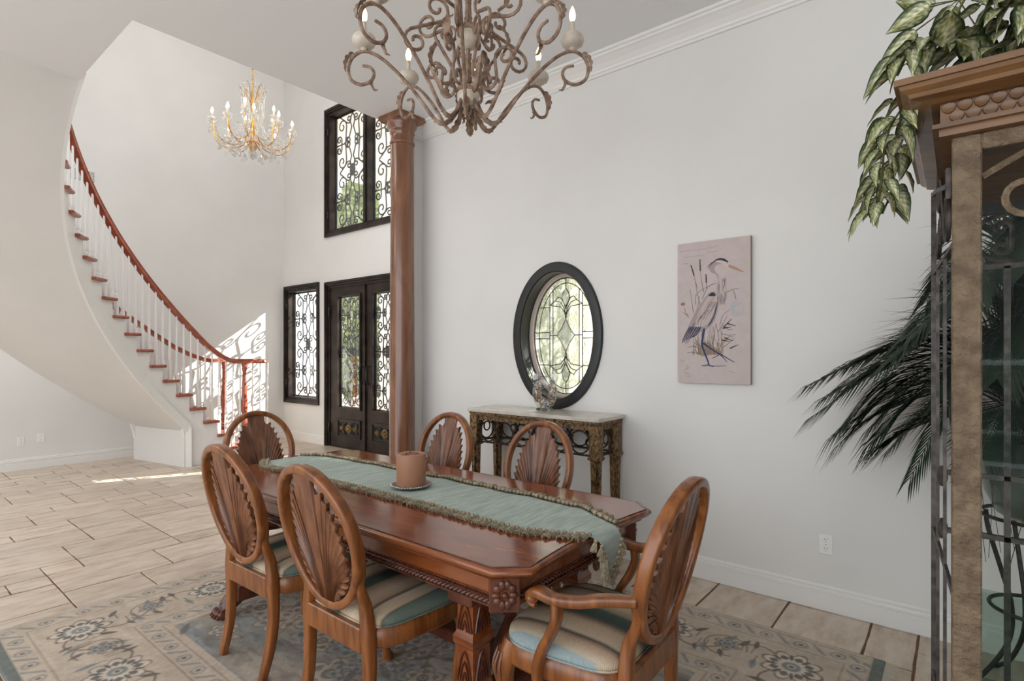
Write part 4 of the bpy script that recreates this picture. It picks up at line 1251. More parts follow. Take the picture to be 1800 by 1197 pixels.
# ================================================================ console table
def distress(name, dark, gold, lo, hi, sc=(70,70,34)):
    return mat(name, dark, gold, rough=0.5, metal=0.35, scale=sc, detail=8, lo=lo, hi=hi, bump=0.4, bscale=70)
M_dist = distress('distressed_gilt', hexc(50,37,26), hexc(162,128,84), 0.36, 0.68)
M_dist_dark = distress('worn_black_gilt', hexc(30,24,20), hexc(122,88,52), 0.50, 0.74)
M_marble = mat('cream_marble', hexc(196,188,176), hexc(214,207,196), rough=0.22, scale=(6,3,6), detail=8, dist=1.5)
KX0, KX1, KY0, KY1, KZ = -3.035, -1.835, 3.165, 3.530, 1.022
kx, ky = (KX0+KX1)/2, (KY0+KY1)/2
ct = thing('console_table', 'narrow marble-topped console table with ringed gilt iron frame against the wall', 'table', (kx, ky, 0))
ka, kb = (KX1-KX0)/2, (KY1-KY0)/2
mb = MB(); mb.bev(-ka, ka, -kb, kb, KZ-0.028, KZ, 0.004); mb.build('marble_top', M_marble, ct, smooth=None)
mb = MB(); mb.bev(-ka+0.012, ka-0.012, -kb+0.012, kb-0.012, KZ-0.046, KZ-0.028, 0.003); mb.bev(-ka+0.018, ka-0.018, -kb+0.018, kb-0.018, KZ-0.056, KZ-0.046, 0.002); mb.build('top_moulding', M_dist, ct, smooth=None)
la, lb = ka-0.052, kb-0.052
mb = MB()
for s in (-1, 1):
    mb.bev(-la, la, s*lb-0.020 if s < 0 else s*lb-0.012, s*lb+0.012 if s < 0 else s*lb+0.020, KZ-0.090, KZ-0.056, 0.002)
    mb.bev(s*la-0.016, s*la+0.016, -lb, lb, KZ-0.090, KZ-0.056, 0.002)
mb.build('upper_rail', M_dist, ct, smooth=None)
zr0 = KZ-0.262
mb = MB()
for s in (-1, 1):
    mb.bev(-la, la, s*lb-0.010, s*lb+0.010, zr0-0.006, zr0+0.006, 0.002); mb.bev(s*la-0.010, s*la+0.010, -lb, lb, zr0-0.006, zr0+0.006, 0.002)
mb.build('lower_rail', M_dist_dark, ct, smooth=None)
def ring_path(c, r, n=28): return [(c[0]+r*math.cos(2*PI*k/n), c[1]+r*math.sin(2*PI*k/n)) for k in range(n)]
zm = (KZ-0.090+zr0)/2
def ring_obj(x, y, z, r, along):
    mb = MB(); pts = [((x+a, y, z+b) if along == 'x' else (x, y+a, z+b)) for a, b in ring_path((0,0), r)]
    mb.tube(pts, 0.0062, 6, closed=True); mb.build('ring', M_dist_dark, ct)
for s in (-1, 1):
    k = 6
    for i in range(k):
        x = -la+0.045+(2*la-0.09)*(i+0.5)/k
        ring_obj(x, s*lb, zm, 0.078, 'x')
        if i < k-1:
            xm = x+(2*la-0.09)/k/2
            ring_obj(xm, s*lb, zm+0.045, 0.026, 'x'); ring_obj(xm, s*lb, zm-0.045, 0.026, 'x')
    ring_obj(s*la, 0.0, zm, 0.078, 'y'); ring_obj(s*la, 0.0, zm+0.02, 0.036, 'y')
    for q in (-0.105, 0.105): ring_obj(s*la, q*0.92, zm+0.05, 0.022, 'y')
for sx in (-1, 1):
    for sy in (-1, 1):
        mb = MB(); x, y = sx*la, sy*lb
        sec = [(0.012,0.0),(0.020,0.012),(0.022,0.05),(0.030,0.45),(0.036,zr0-0.03),(0.046,zr0-0.022),(0.048,zr0-0.006),(0.038,zr0+0.002),(0.040,KZ-0.056)]
        mb.loft([[(x+q*a, y+q*b, z) for a, b in ((1,0.45),(0.45,0.5),(0.45,1),(-0.45,1),(-0.45,0.5),(-1,0.45),(-1,-0.45),(-0.45,-0.5),(-0.45,-1),(0.45,-1),(0.45,-0.5),(1,-0.45))] if z < zr0-0.025 else [(x+q*a, y+q*b, z) for a, b in ((1,0.5),(0.9,0.9),(0.5,1),(-0.5,1),(-0.9,0.9),(-1,0.5),(-1,-0.5),(-0.9,-0.9),(-0.5,-1),(0.5,-1),(0.9,-0.9),(1,-0.5))] for q, z in sec])
        mb.build('leg', M_dist, ct, smooth=None)

# ---------------------------------------------------------------- glass vase with a hole, filled with shells
VX, VY = -2.395, 3.335
vz = thing('glass_vase', 'clear glass vase with a hole through its middle standing on the console', 'vase', (VX, VY, KZ), 0.35)
M_crys = glass_mat('thick_glass', (0.96,0.975,0.98,1), 0.14, 0.02, bump=0.12, bscale=25)
def vase_out(a):      # outer half-size at angle a: tall rounded, wider shoulders, open flared top
    c, s = math.cos(a), math.sin(a)
    q = 1/((abs(c)/0.094)**2.6+(abs(s)/0.128)**2.6)**(1/2.6)
    if s < 0: q *= 1-0.20*(-s)**2*abs(c)
    return q
VC = 0.135
def vase_body(mb, sc=1.0, dep=0.042):
    rings = []; n = 48; m = 12
    for k in range(n):
        a = 2*PI*k/n; ro = vase_out(a); ri = 0.026+0.012*abs(math.sin(a))
        mid = (ro+ri)/2; hw = (ro-ri)/2*sc
        d = dep*sc*(0.75+0.25*math.cos(2*a))*(1.0 if math.sin(a) < 0.8 else 0.8)
        rings.append([((mid+hw*math.cos(2*PI*j/m))*math.cos(a), d*math.sin(2*PI*j/m), VC+(mid+hw*math.cos(2*PI*j/m))*math.sin(a)) for j in range(m)])
    rings.append(rings[0]); mb.loft(rings, caps=False)
mb = MB(); vase_body(mb); mb.build('vase_body', M_crys, vz, smooth=80)
mb = MB(); mb.lathe([(0.038,0.0),(0.042,0.004),(0.036,0.012),(0.030,0.014)], 24); mb.build('vase_foot', M_crys, vz)
for s in (-1, 1):
    mb = MB(); mb.sweep(smoothpath([(s*0.066, 0, 0.235), (s*0.074, 0, 0.262), (s*0.070, 0, 0.280)], 4), [(-0.018,-0.006),(0.018,-0.006),(0.018,0.006),(-0.018,0.006)], up=(0,1,0))
    mb.build('vase_lip', M_crys, vz, smooth=60)
sh_ = MB(); rv = random.Random(9); cnt = 0
while cnt < 150:
    a = rv.uniform(0, 2*PI); 
    if math.sin(a) > 0.93: continue
    ro = vase_out(a)-0.012; ri = 0.042
    if ro < ri: continue
    r = rv.uniform(ri, ro); y = rv.uniform(-0.022, 0.022)
    c = Vector((r*math.cos(a), y, VC+r*math.sin(a)))
    d = Vector((rv.uniform(-1,1), rv.uniform(-0.5,0.5), rv.uniform(-1,1))).normalized()*rv.uniform(0.008, 0.018)
    rr = rv.uniform(0.004, 0.009)
    sh_.tube([c-d, c-d*0.4, c+d*0.2, c+d], [rr*0.15, rr, rr*0.7, rr*0.1], 6); cnt += 1
M_shell = mat('sea_shells', hexc(120,72,46), hexc(226,208,188), rough=0.5, scale=(45,45,45), detail=4, lo=0.38, hi=0.6)
o = sh_.build('sea_shells', M_shell); o.location = (VX, VY, KZ); o.rotation_euler = (0,0,0.35)
tag(o, 'brown and cream seashells filling the glass vase', 'shells', kind='stuff')
mb = MB()
mb.loft([[(x*q, y*q*0.7, z) for x, y in ell(1, 1, 20)] for q, z in ((0.030,0.0),(0.046,0.004),(0.050,0.010),(0.044,0.010),(0.036,0.006))])
o = mb.build('trinket_dish', M_black); o.location = (-2.47, 3.40, KZ); tag(o, 'small dark dish tucked behind the glass vase', 'dish')

# ================================================================ heron canvas
CX0, CX1, CZ0, CZ1 = -1.44, -0.982, 1.262, 2.172
cw, chh = CX1-CX0, CZ1-CZ0
nxp, nyp = 230, 456
px_, py_ = np.meshgrid(np.linspace(0, 1, nxp+1), np.linspace(0, 1, nyp+1))      # py: 0 top .. 1 bottom
PX, PY = px_*cw, py_*chh
Cc = np.zeros(px_.shape+(3,)); Cc[:] = rgb(200,186,182)
nn1 = vnoise(PX, PY, 14, 31)*0.5+vnoise(PX, PY, 50, 32)*0.5
Cc *= (0.93+0.12*nn1)[..., None]
def cpt(x, y):
    xn = (x-66)/522.0; t = 130-68*xn; b = 1122+13*xn
    return xn*cw, (y-t)/(b-t)*chh
def cpaint(m, col, a): 
    m = np.clip(m, 0, 1)[..., None]*a; Cc[:] = Cc*(1-m)+col*m
def cstroke(pts, w0, w1, col, a=0.9, soft=0.0016, curve=True):
    P = [Vector(cpt(*p)+(0,)) for p in pts]
    if curve and len(P) > 2: P = smoothpath(P, 5)
    n = len(P)-1
    for i in range(n):
        p, q = P[i], P[i+1]; wa = w0+(w1-w0)*i/n; bx, by = q.x-p.x, q.y-p.y; L2 = bx*bx+by*by+1e-12
        mg = max(wa, 0.004)+0.004
        j0 = max(0, int((min(p.x,q.x)-mg)/cw*nxp)); j1 = min(nxp+1, int((max(p.x,q.x)+mg)/cw*nxp)+2)
        i0 = max(0, int((min(p.y,q.y)-mg)/chh*nyp)); i1 = min(nyp+1, int((max(p.y,q.y)+mg)/chh*nyp)+2)
        if j1 <= j0 or i1 <= i0: continue
        X, Y = PX[i0:i1, j0:j1], PY[i0:i1, j0:j1]
        t = np.clip(((X-p.x)*bx+(Y-p.y)*by)/L2, 0, 1)
        m = (np.clip((wa-np.hypot(X-p.x-t*bx, Y-p.y-t*by))/soft+0.5, 0, 1))[..., None]*a
        Cc[i0:i1, j0:j1] = Cc[i0:i1, j0:j1]*(1-m)+col*m
def cfill(pts, col, a=0.9):
    P = smoothpath([Vector(cpt(*p)+(0,)) for p in pts], 5, closed=True)
    ins = np.zeros(PX.shape, bool); n = len(P)
    for i in range(n):
        p, q = P[i], P[(i+1) % n]
        cond = ((p.y > PY) != (q.y > PY))
        with np.errstate(divide='ignore', invalid='ignore'):
            xi = (q.x-p.x)*(PY-p.y)/(q.y-p.y+1e-12)+p.x
        ins ^= cond & (PX < xi)
    cpaint(ins*1.0, col, a)
ink, blue_, lblue, tan_, rust, pale, lil = rgb(62,52,52), rgb(58,68,96), rgb(96,112,142), rgb(146,124,104), rgb(176,138,116), rgb(206,190,182), rgb(160,144,144)
hr = random.Random(17)
# reeds and ground tuft
for k in range(30):
    x = hr.uniform(170, 400); x2 = x+hr.uniform(-60, 60); cstroke([(x, 920), ((x+x2)/2+hr.uniform(-15,15), 840), (x2, hr.uniform(690, 860))], 0.0028, 0.0012, tan_*hr.uniform(0.6, 1.0), 0.7)
cfill([(200,800),(235,850),(290,830),(330,860),(390,905),(300,925),(240,930),(225,870)], tan_*0.9, 0.75)
for pts in ([(262,470),(245,380),(238,300)], [(215,440),(195,370),(185,330)], [(285,450),(282,400),(280,350)], [(235,560),(215,480),(200,400)], [(250,520),(300,430),(390,400)], [(200,560),(215,480),(330,410)], [(185,620),(175,540),(160,450)], [(190,640),(215,590),(230,500)], [(110,620),(140,640),(150,655)], [(430,470),(470,450),(510,445)], [(490,520),(480,480),(470,455)], [(380,700),(400,640),(440,600)], [(365,760),(400,700),(430,640)], [(380,860),(430,800),(470,790)], [(400,870),(450,830),(480,800)], [(140,910),(180,905),(230,915)], [(150,870),(190,860),(230,880)], [(390,770),(440,780),(490,775)], [(400,710),(440,740),(470,735)], [(330,720),(340,780),(330,850)], [(350,700),(370,790),(360,860)]):
    cstroke(pts, 0.0020, 0.0012, ink*1.3, 0.75)
for pts in ([(238,315),(236,280),(234,238)], [(190,350),(178,310),(168,280)], [(281,400),(280,370),(279,345)]): cstroke(pts, 0.0042, 0.0030, ink, 0.95, curve=False)
cstroke([(100,560),(112,558)], 0.010, 0.008, rgb(140,90,84), 0.8); cstroke([(112,580),(130,620),(148,650)], 0.0015, 0.0015, ink, 0.8)
for x, y, a in ((430,725,0.2), (460,705,-0.3), (435,690,1.2), (420,820,-0.2), (440,810,-0.4), (480,860,0.5)):
    cstroke([(x-28, y+28*a), (x, y), (x+28, y-24*a)], 0.0045, 0.0015, ink*1.2, 0.8)
for k in range(5):
    cstroke([(495+45*math.cos(t)*(1-k*0.15), 590+58*math.sin(t)*(1-k*0.15)) for t in np.linspace(0.2*k, 5.6, 10)], 0.0012, 0.0012, rgb(150,172,190), 0.6)
# heron body
cfill([(352,470),(300,480),(250,540),(205,610),(160,690),(130,760),(100,825),(140,840),(175,800),(230,765),(290,735),(340,680),(362,600),(372,540)], lil*1.05, 0.85)
cfill([(352,478),(300,500),(250,570),(215,650),(200,720),(250,720),(310,690),(345,620),(360,550)], pale*0.92, 0.8)
cfill([(300,490),(325,472),(348,485),(345,497),(305,500)], blue_*0.6, 0.95)
cfill([(365,540),(350,620),(320,690),(290,715),(330,640),(350,570)], blue_, 0.85)
for k in range(46):
    t = hr.random(); x = 345-200*t+hr.uniform(-20, 40)*(1-t*0.6); y = 500+270*t+hr.uniform(-15, 30)
    cstroke([(x, y), (x-24, y+34), (x-36, y+66)], 0.0026, 0.0010, hr.choice([lil*0.7, pale, lblue*0.9, rust*0.9, lil*0.85, ink*1.6]), 0.6)
for x in (100, 115, 130, 148, 165, 180): cstroke([(x+60, 725), (x+25, 780), (x, 835-(x-100)*0.5)], 0.005, 0.002, blue_ if x % 2 else blue_*0.7, 0.85)
# neck and chest
cfill([(350,345),(318,330),(300,300),(305,270),(330,250),(372,240),(400,262),(372,270),(345,285),(340,310),(362,340),(400,360),(418,420),(428,500),(400,560),(372,540),(365,500),(355,440),(365,390)], lil*1.1, 0.92)
cfill([(368,345),(405,365),(420,430),(410,520),(385,500),(378,420)], pale, 0.7)
for k in range(26):
    x = hr.uniform(362, 418); y = hr.uniform(360, 520); cstroke([(x, y), (x+hr.uniform(-8,10), y+30), (x+hr.uniform(-12,14), y+62)], 0.0018, 0.0008, hr.choice([ink*1.8, lil*0.75, pale, blue_*1.3]), 0.6)
# head, crest, beak
cfill([(345,245),(380,228),(420,236),(445,262),(452,285),(420,285),(395,265),(365,258)], pale*1.02, 0.95)
cfill([(335,246),(375,226),(415,232),(440,256),(412,250),(380,240)], blue_*0.5, 0.95)
cstroke([(345,248),(315,265),(285,290)], 0.003, 0.001, blue_*0.5, 0.9); cstroke([(335,252),(310,280),(288,305)], 0.002, 0.001, blue_*0.6, 0.8)
cfill([(440,270),(480,285),(520,308),(546,326),(500,318),(455,300),(440,290)], rgb(190,152,128), 0.9)
cstroke([(445,284),(495,302),(540,324)], 0.0012, 0.0008, ink, 0.6)
cstroke([(425,260),(432,262)], 0.004, 0.004, pale*1.1, 0.9); cstroke([(428,261),(430,261)], 0.0022, 0.0022, ink*0.4, 1)
# legs
for pts, w0, w1 in (([(265,740),(255,800),(250,850),(270,910),(290,960),(300,995)], 0.008, 0.0042), ([(250,830),(262,842)], 0.006, 0.006), ([(262,840),(310,875),(375,915),(385,922)], 0.006, 0.0035), ([(380,915),(430,945),(480,975)], 0.004, 0.002), ([(380,920),(410,950),(430,975)], 0.0032, 0.0015), ([(378,918),(350,935),(322,948)], 0.0032, 0.0015), ([(300,995),(270,998),(245,1002)], 0.0032, 0.0015), ([(300,995),(330,1003),(425,1000)], 0.0036, 0.0012), ([(300,995),(318,1004),(332,1008)], 0.003, 0.0015)):
    cstroke(pts, w0, w1, blue_*0.9+lblue*0.1, 0.95)
cstroke([(250,1003),(340,1004),(425,1001)], 0.0016, 0.001, ink, 0.6)
# faint handwriting lines
for x0, x1, y in ((80,170,182),(175,290,172),(300,365,150),(120,270,222),(290,370,186)):
    pts = []; x = x0; k = 0
    while x < x1: pts.append((x, y-(x-x0)*0.13+(6 if k % 2 else -6)*hr.uniform(0.3, 1))); x += 7; k += 1
    cstroke(pts, 0.0008, 0.0008, lil*0.75, 0.6)
for pts in ([(98,270),(145,266)], [(118,1030),(148,1020),(140,1000),(135,1030)], [(120,1050),(150,1060),(155,1085),(135,1078)], [(90,970),(110,968)], [(440,1040),(480,1050)]): cstroke(pts, 0.0016, 0.001, lil*0.7, 0.7)
pos = np.stack([CX0+PX, np.full(PX.shape, DW-0.036), CZ1-PY], -1)
cv = thing('canvas_print', 'tall unframed canvas print of a grey heron among reeds on the wall', 'picture', (0,0,0))
colgrid('canvas_face', nxp, nyp, pos, Cc, attr_mat('canvas_print', 0.85, bump=0.3, bscale=600, spec=0.15), cv)
mb = MB(); mb.bb(CX0, CX1, DW-0.0355, DW-0.001, CZ0, CZ1); mb.build('canvas_wrap', mat('canvas_edge', hexc(166,148,136), rough=0.85), cv, smooth=None)

# ================================================================ wrought iron scroll chandelier
M_rust = mat('aged_bronze_iron', hexc(112,86,70), hexc(172,148,128), rough=0.6, metal=0.2, scale=(26,26,26), detail=8, lo=0.35, hi=0.68, bump=0.5, bscale=120)
M_cer = mat('crackle_cream', hexc(196,184,168), hexc(214,205,192), rough=0.45, scale=(30,30,30), detail=6)
CHX, CHY, CHZ = -1.765, 1.85, 2.643
ch = thing('iron_chandelier', 'large scrolling bronze iron chandelier with cream cups above the dining table', 'chandelier', (CHX, CHY, CHZ), YAW)
def rz(pts): return [(r, 0.0, z) for r, z in pts]
def acanthus(mb, path, width, off=0.0, lobes=5):
    # serrated, gently cupped leaf riding on a path (r, z)
    P = smoothpath([(a, 0, b) for a, b in path], 6); n = len(P); rings = []
    for i, p in enumerate(P):
        t = i/(n-1); T = (P[min(i+1, n-1)]-P[max(i-1, 0)]).normalized(); N = Vector((-T.z, 0, T.x))
        env = math.sin(PI*min(1, t*0.92+0.10))**0.7
        wv = width*env*(0.62+0.38*abs(math.sin(t*PI*lobes)))
        lift = off+0.004*abs(math.sin(t*PI*lobes))
        rings.append([p+N*lift+Vector((0,-wv,0))+N*0.010*env, p+N*(lift+0.003), p+N*lift+Vector((0,wv,0))+N*0.010*env, p+N*(lift-0.003)])
    mb.loft(rings)
arm_pts = smoothpath(rz([(0.040,-0.02),(0.055,-0.062),(0.080,-0.100),(0.115,-0.122),(0.160,-0.098),(0.232,0.0),(0.301,0.083),(0.370,0.152),(0.432,0.196),(0.487,0.210),(0.535,0.183),(0.556,0.131),(0.543,0.078),(0.496,0.055),(0.450,0.074),(0.437,0.108),(0.455,0.136),(0.490,0.143)]), 5)
def make_arm():
    mb = MB(); mb.tube(arm_pts, lerp1([0.009,0.0085,0.008,0.008,0.008,0.0065], len(arm_pts)), 7)
    a = mb.build('arm', M_rust, ch)
    for lp, lw, lo_, ln in (([(0.045,-0.05),(0.075,-0.105),(0.115,-0.130),(0.155,-0.11)], 0.020, -0.008, 5), ([(0.525,0.198),(0.553,0.160),(0.560,0.115)], 0.018, 0.008, 4), ([(0.470,0.060),(0.445,0.080),(0.440,0.045),(0.420,0.030)], 0.012, 0.0, 3)):
        mb = MB(); acanthus(mb, lp, lw, lo_, ln); mb.build('acanthus_leaf', M_rust, a)
    mb = MB(); mb.lathe([(0.010,0.210),(0.016,0.216),(0.014,0.224),(0.030,0.228),(0.048,0.240),(0.055,0.256),(0.053,0.270),(0.044,0.282),(0.020,0.286)], 20, (0.483,0,0)); mb.build('candle_cup', M_cer, a)
    mb = MB(); mb.lathe([(0.0105,0.284),(0.0105,0.345),(0.008,0.348)], 10, (0.483,0,0)); mb.build('candle_sleeve', M_cer, a)
    mb = MB(); mb.lathe([(0.006,0.346),(0.013,0.360),(0.0155,0.375),(0.012,0.395),(0.006,0.410),(0.001,0.420)], 12, (0.483,0,0)); mb.build('bulb', M_bulb, a)
    return a
def make_inner(kind):
    if kind == 0:
        sc_ = [scroll((0.125,0.085), 0.060, (0.112,0.265), 0.052, -1, 1, 1.15), scroll((0.150,0.375), 0.060, (0.245,0.205), 0.056, 1, -1, 1.2)]
    else:
        sc_ = [scroll((0.100,0.055), 0.045, (0.185,0.150), 0.050, 1, -1, 1.2), scroll((0.100,0.300), 0.046, (0.215,0.385), 0.060, -1, 1, 1.1)]
    s = None
    for p in sc_:
        mb = MB(); mb.tube(rz(p), 0.0075, 6)
        o = mb.build('inner_scroll', M_rust, s if s else ch); s = s or o
    mb = MB(); acanthus(mb, [(0.085,-0.02),(0.13,0.0),(0.165,0.06),(0.185,0.11)] if kind == 0 else [(0.15,0.29),(0.185,0.25),(0.19,0.20),(0.165,0.16)], 0.022, 0.0, 5); mb.build('acanthus_leaf', M_rust, s)
    if kind == 0:
        mb = MB(); mb.tube(smoothpath(rz([(0.150,0.435),(0.20,0.50),(0.16,0.62),(0.08,0.68),(0.03,0.71)]), 5), 0.008, 6); mb.build('upright_rod', M_rust, s)
    return s
arm0 = make_arm(); ins_ = [make_inner(0), make_inner(1)]
for k in range(8):
    Mr = Matrix.Rotation(2*PI*k/8, 4, 'Z')
    if k:
        a = copy_tree(arm0, ch); a.matrix_local = Mr
    src_ = ins_[k % 2]
    a = src_ if k < 2 else copy_tree(src_, ch)
    a.matrix_local = Matrix.Rotation(2*PI*k/8+PI/8, 4, 'Z')
for z, r in ((0.0, 0.054), (0.275, 0.058)):
    mb = MB(); mb.ball((0,0,z), (r, r, r*0.98), 24, 14); b_ = mb.build('centre_ball', M_cer, ch)
    mb = MB(); mb.lathe([(r*0.93,z+0.012),(r*1.04,z+0.014),(r*1.04,z+0.030),(r*0.88,z+0.032)], 24, cap=False); mb.build('ball_band', M_rust, b_)
mb = MB(); mb.lathe([(0.012,-0.055),(0.014,0.05),(0.010,0.1),(0.010,0.22),(0.014,0.33),(0.012,0.50),(0.020,0.55),(0.014,0.72),(0.006,0.78)], 12)
mb.build('stem', M_rust, ch)
mb = MB()
for k in range(4):
    s0 = len(mb.v); acanthus(mb, [(0.012,-0.055),(0.016,-0.085),(0.014,-0.115),(0.026,-0.128)], 0.014, 0, 4); acanthus(mb, [(0.020,0.065),(0.012,0.13),(0.016,0.20)], 0.016, 0, 6); acanthus(mb, [(0.020,0.34),(0.012,0.41),(0.018,0.47)], 0.016, 0, 6)
    mb.xf(Matrix.Rotation(PI/2*k, 4, 'Z'), s0)
stuff(mb.build('finial_leaves', M_rust, ch))
mb = MB()
zt = H1-CHZ
mb.lathe([(0.0,zt-0.05),(0.03,zt-0.045),(0.06,zt-0.012),(0.065,zt)], 20); mb.build('ceiling_canopy', M_rust, ch)
k = 0; z = 0.775
while z < zt-0.05:
    mb = MB(); n = 14
    pts = [((0.011*math.cos(2*PI*i/n), 0, 0.020*math.sin(2*PI*i/n)) if k % 2 else (0, 0.011*math.cos(2*PI*i/n), 0.020*math.sin(2*PI*i/n))) for i in range(n)]
    mb.tube([(a, b, c+z+0.018) for a, b, c in pts], 0.003, 5, closed=True); mb.build('chain_link', M_rust, ch); z += 0.031; k += 1

# ================================================================ crystal chandelier in the foyer
M_gilt = mat('bright_gilt', hexc(196,140,70), hexc(226,176,104), rough=0.25, metal=0.8, scale=(30,30,30))
M_crystal = glass_mat('crystal', (0.98,0.98,0.98,1), 0.34, 0.03); milky(M_crystal, 0.35)
QX, QY, QZ = -6.45, 3.10, 3.86
qc = thing('crystal_chandelier', 'lit gold and crystal chandelier hanging in the two-storey foyer', 'chandelier', (QX, QY, QZ), 0.2)
def drop_mesh(L, r):
    mb = MB(); mb.lathe([(0.001,0.0),(r*0.35,-L*0.12),(r*0.25,-L*0.2),(r,-L*0.62),(r*0.8,-L*0.82),(0.001,-L)], 6); return mb
dproto = drop_mesh(0.070, 0.017).build('crystal_drop', M_crystal, qc, smooth=None); used_d = False
def add_drop(p, s=1.0):
    global used_d
    Mx = Matrix.Translation(p) @ Matrix.Rotation(random.uniform(0, 3), 4, 'Z') @ Matrix.Scale(s, 4)
    if not used_d: dproto.matrix_local = Mx; used_d = True
    else: inst(dproto, qc, Mx)
def q_arm(R, zc, ang, lift):
    c, s = math.cos(ang), math.sin(ang)
    P = smoothpath([(0.03, 0, 0.10+lift), (R*0.35, 0, 0.02+lift), (R*0.65, 0, 0.0+lift), (R*0.92, 0, zc*0.4+lift*0.5), (R, 0, zc)], 5)
    mb = MB(); mb.tube([(p.x*c, p.x*s, p.z) for p in P], 0.0062, 6); a = mb.build('arm', M_gilt, qc)
    mb = MB(); mb.lathe([(0.008,zc),(0.030,zc+0.012),(0.046,zc+0.030),(0.050,zc+0.038),(0.044,zc+0.034),(0.012,zc+0.022)], 14, (R*c, R*s, 0)); mb.build('bobeche', M_crystal, a)
    mb = MB(); mb.lathe([(0.011,zc+0.022),(0.011,zc+0.095),(0.008,zc+0.098)], 8, (R*c, R*s, 0)); mb.build('candle_sleeve', M_cer, a)
    mb = MB(); mb.lathe([(0.007,zc+0.096),(0.014,zc+0.112),(0.013,zc+0.130),(0.002,zc+0.160)], 8, (R*c, R*s, 0)); mb.build('bulb', M_bulb2, a)
    for k in range(4):
        b = 2*PI*k/4+0.4; add_drop((R*c+0.046*math.cos(b), R*s+0.046*math.sin(b), zc+0.030), 0.85)
M_bulb2 = mat('bright_bulb', (1.0,0.78,0.52,1), rough=0.3, emit=14.0)
for k in range(10): q_arm(0.44, 0.20, 2*PI*k/10, 0.0)
for k in range(5): q_arm(0.27, 0.33, 2*PI*k/5+0.3, 0.10)
mb = MB(); mb.lathe([(0.004,-0.03),(0.03,-0.01),(0.045,0.02),(0.03,0.06),(0.015,0.10),(0.022,0.20),(0.03,0.25),(0.014,0.32),(0.018,0.45),(0.03,0.52),(0.012,0.60),(0.01,0.74)], 14); mb.build('stem', M_gilt, qc)
mb = MB()
for k in range(6):
    a = 2*PI*k/6; c, s = math.cos(a), math.sin(a)
    mb.tube([(p.x*c, p.x*s, p.z) for p in smoothpath([(0.015,0,0.52),(0.06,0,0.60),(0.11,0,0.72),(0.145,0,0.74)], 4)], 0.006, 5)
stuff(mb.build('crown', M_gilt, qc))
for k in range(12):
    a = 2*PI*k/12; add_drop((0.14*math.cos(a), 0.14*math.sin(a), 0.735), 0.9)
for k in range(20):
    a = 2*PI*k/20; add_drop((0.36*math.cos(a), 0.36*math.sin(a), 0.06-0.05*(k % 2)), 1.15); add_drop((0.24*math.cos(a), 0.24*math.sin(a), 0.03-0.03*(k % 2)), 1.15); add_drop((0.11*math.cos(a), 0.11*math.sin(a), 0.42+0.12*(k % 3)), 1.0)
for k in range(10):
    a = 2*PI*k/10; add_drop((0.15*math.cos(a), 0.15*math.sin(a), -0.005), 1.1)
for k in range(5):
    a = 2*PI*k/5; add_drop((0.03*math.cos(a), 0.03*math.sin(a), -0.02), 1.3)
bd = MB()
def strand(p, q, sag, n):
    for i in range(n+1):
        t = i/n; r = 0.0085
        x = [p[j]+(q[j]-p[j])*t for j in range(3)]; x[2] -= sag*4*t*(1-t)
        bd.ball(x, r, 5, 4)
for k in range(12):
    a = 2*PI*k/12; c, s = math.cos(a), math.sin(a)
    strand((0.14*c, 0.14*s, 0.735), (0.10*c, 0.10*s, 0.30), 0.0, 26); strand((0.10*c, 0.10*s, 0.30), (0.26*c, 0.26*s, 0.05), 0.04, 18)
    a2_ = 2*PI*(k+1)/12; strand((0.14*c, 0.14*s, 0.735), (0.14*math.cos(a2_), 0.14*math.sin(a2_), 0.735), 0.02, 5)
    strand((0.40*c, 0.40*s, 0.15), (0.40*math.cos(a2_), 0.40*math.sin(a2_), 0.15), 0.08, 12); strand((0.26*c, 0.26*s, 0.05), (0.40*c, 0.40*s, 0.15), 0.06, 10)
o = bd.build('bead_strands', M_crystal, qc); o['kind'] = 'stuff'
k = 0; z = 0.74
while z < 6.5-QZ-0.06:
    mb = MB(); n = 10
    pts = [((0.010*math.cos(2*PI*i/n), 0, 0.018*math.sin(2*PI*i/n)) if k % 2 else (0, 0.010*math.cos(2*PI*i/n), 0.018*math.sin(2*PI*i/n))) for i in range(n)]
    mb.tube([(a, b, c+z+0.016) for a, b, c in pts], 0.0035, 5, closed=True); mb.build('chain_link', M_gilt, qc); z += 0.028; k += 1
mb = MB(); mb.lathe([(0.0,6.5-QZ-0.05),(0.03,6.5-QZ-0.045),(0.07,6.5-QZ-0.01),(0.07,6.5-QZ)], 16); mb.build('ceiling_canopy', M_gilt, qc)
# ================================================================ tall curio cabinet at the right
M_cabwood = mat('honey_wood', hexc(84,56,30), hexc(124,88,52), rough=0.4, scale=(4,22,22), detail=6, dist=0.5, coat=0.15)
M_stucco = mat('hammered_metal', hexc(96,80,62), hexc(126,108,86), rough=0.6, metal=0.2, scale=(30,30,30), detail=7, bump=1.0, bscale=85)
M_rod = mat('gunmetal_rod', hexc(52,46,44), hexc(92,84,80), rough=0.5, metal=0.4, scale=(30,30,30))
M_cabglass = glass_mat('cabinet_glass', (0.93,0.95,0.94,1), 0.004)
M_sheet = glass_mat('shelf_glass', (0.78,0.86,0.82,1), 0.04)
cb = thing('curio_cabinet', 'tall curio cabinet with wooden cornice, hammered metal door frame and glass shelves', 'cabinet', (0,0,0))
BX0, BX1, BY0, BY1, BZ1 = -0.012, 0.838, 1.58, 2.33, 1.955
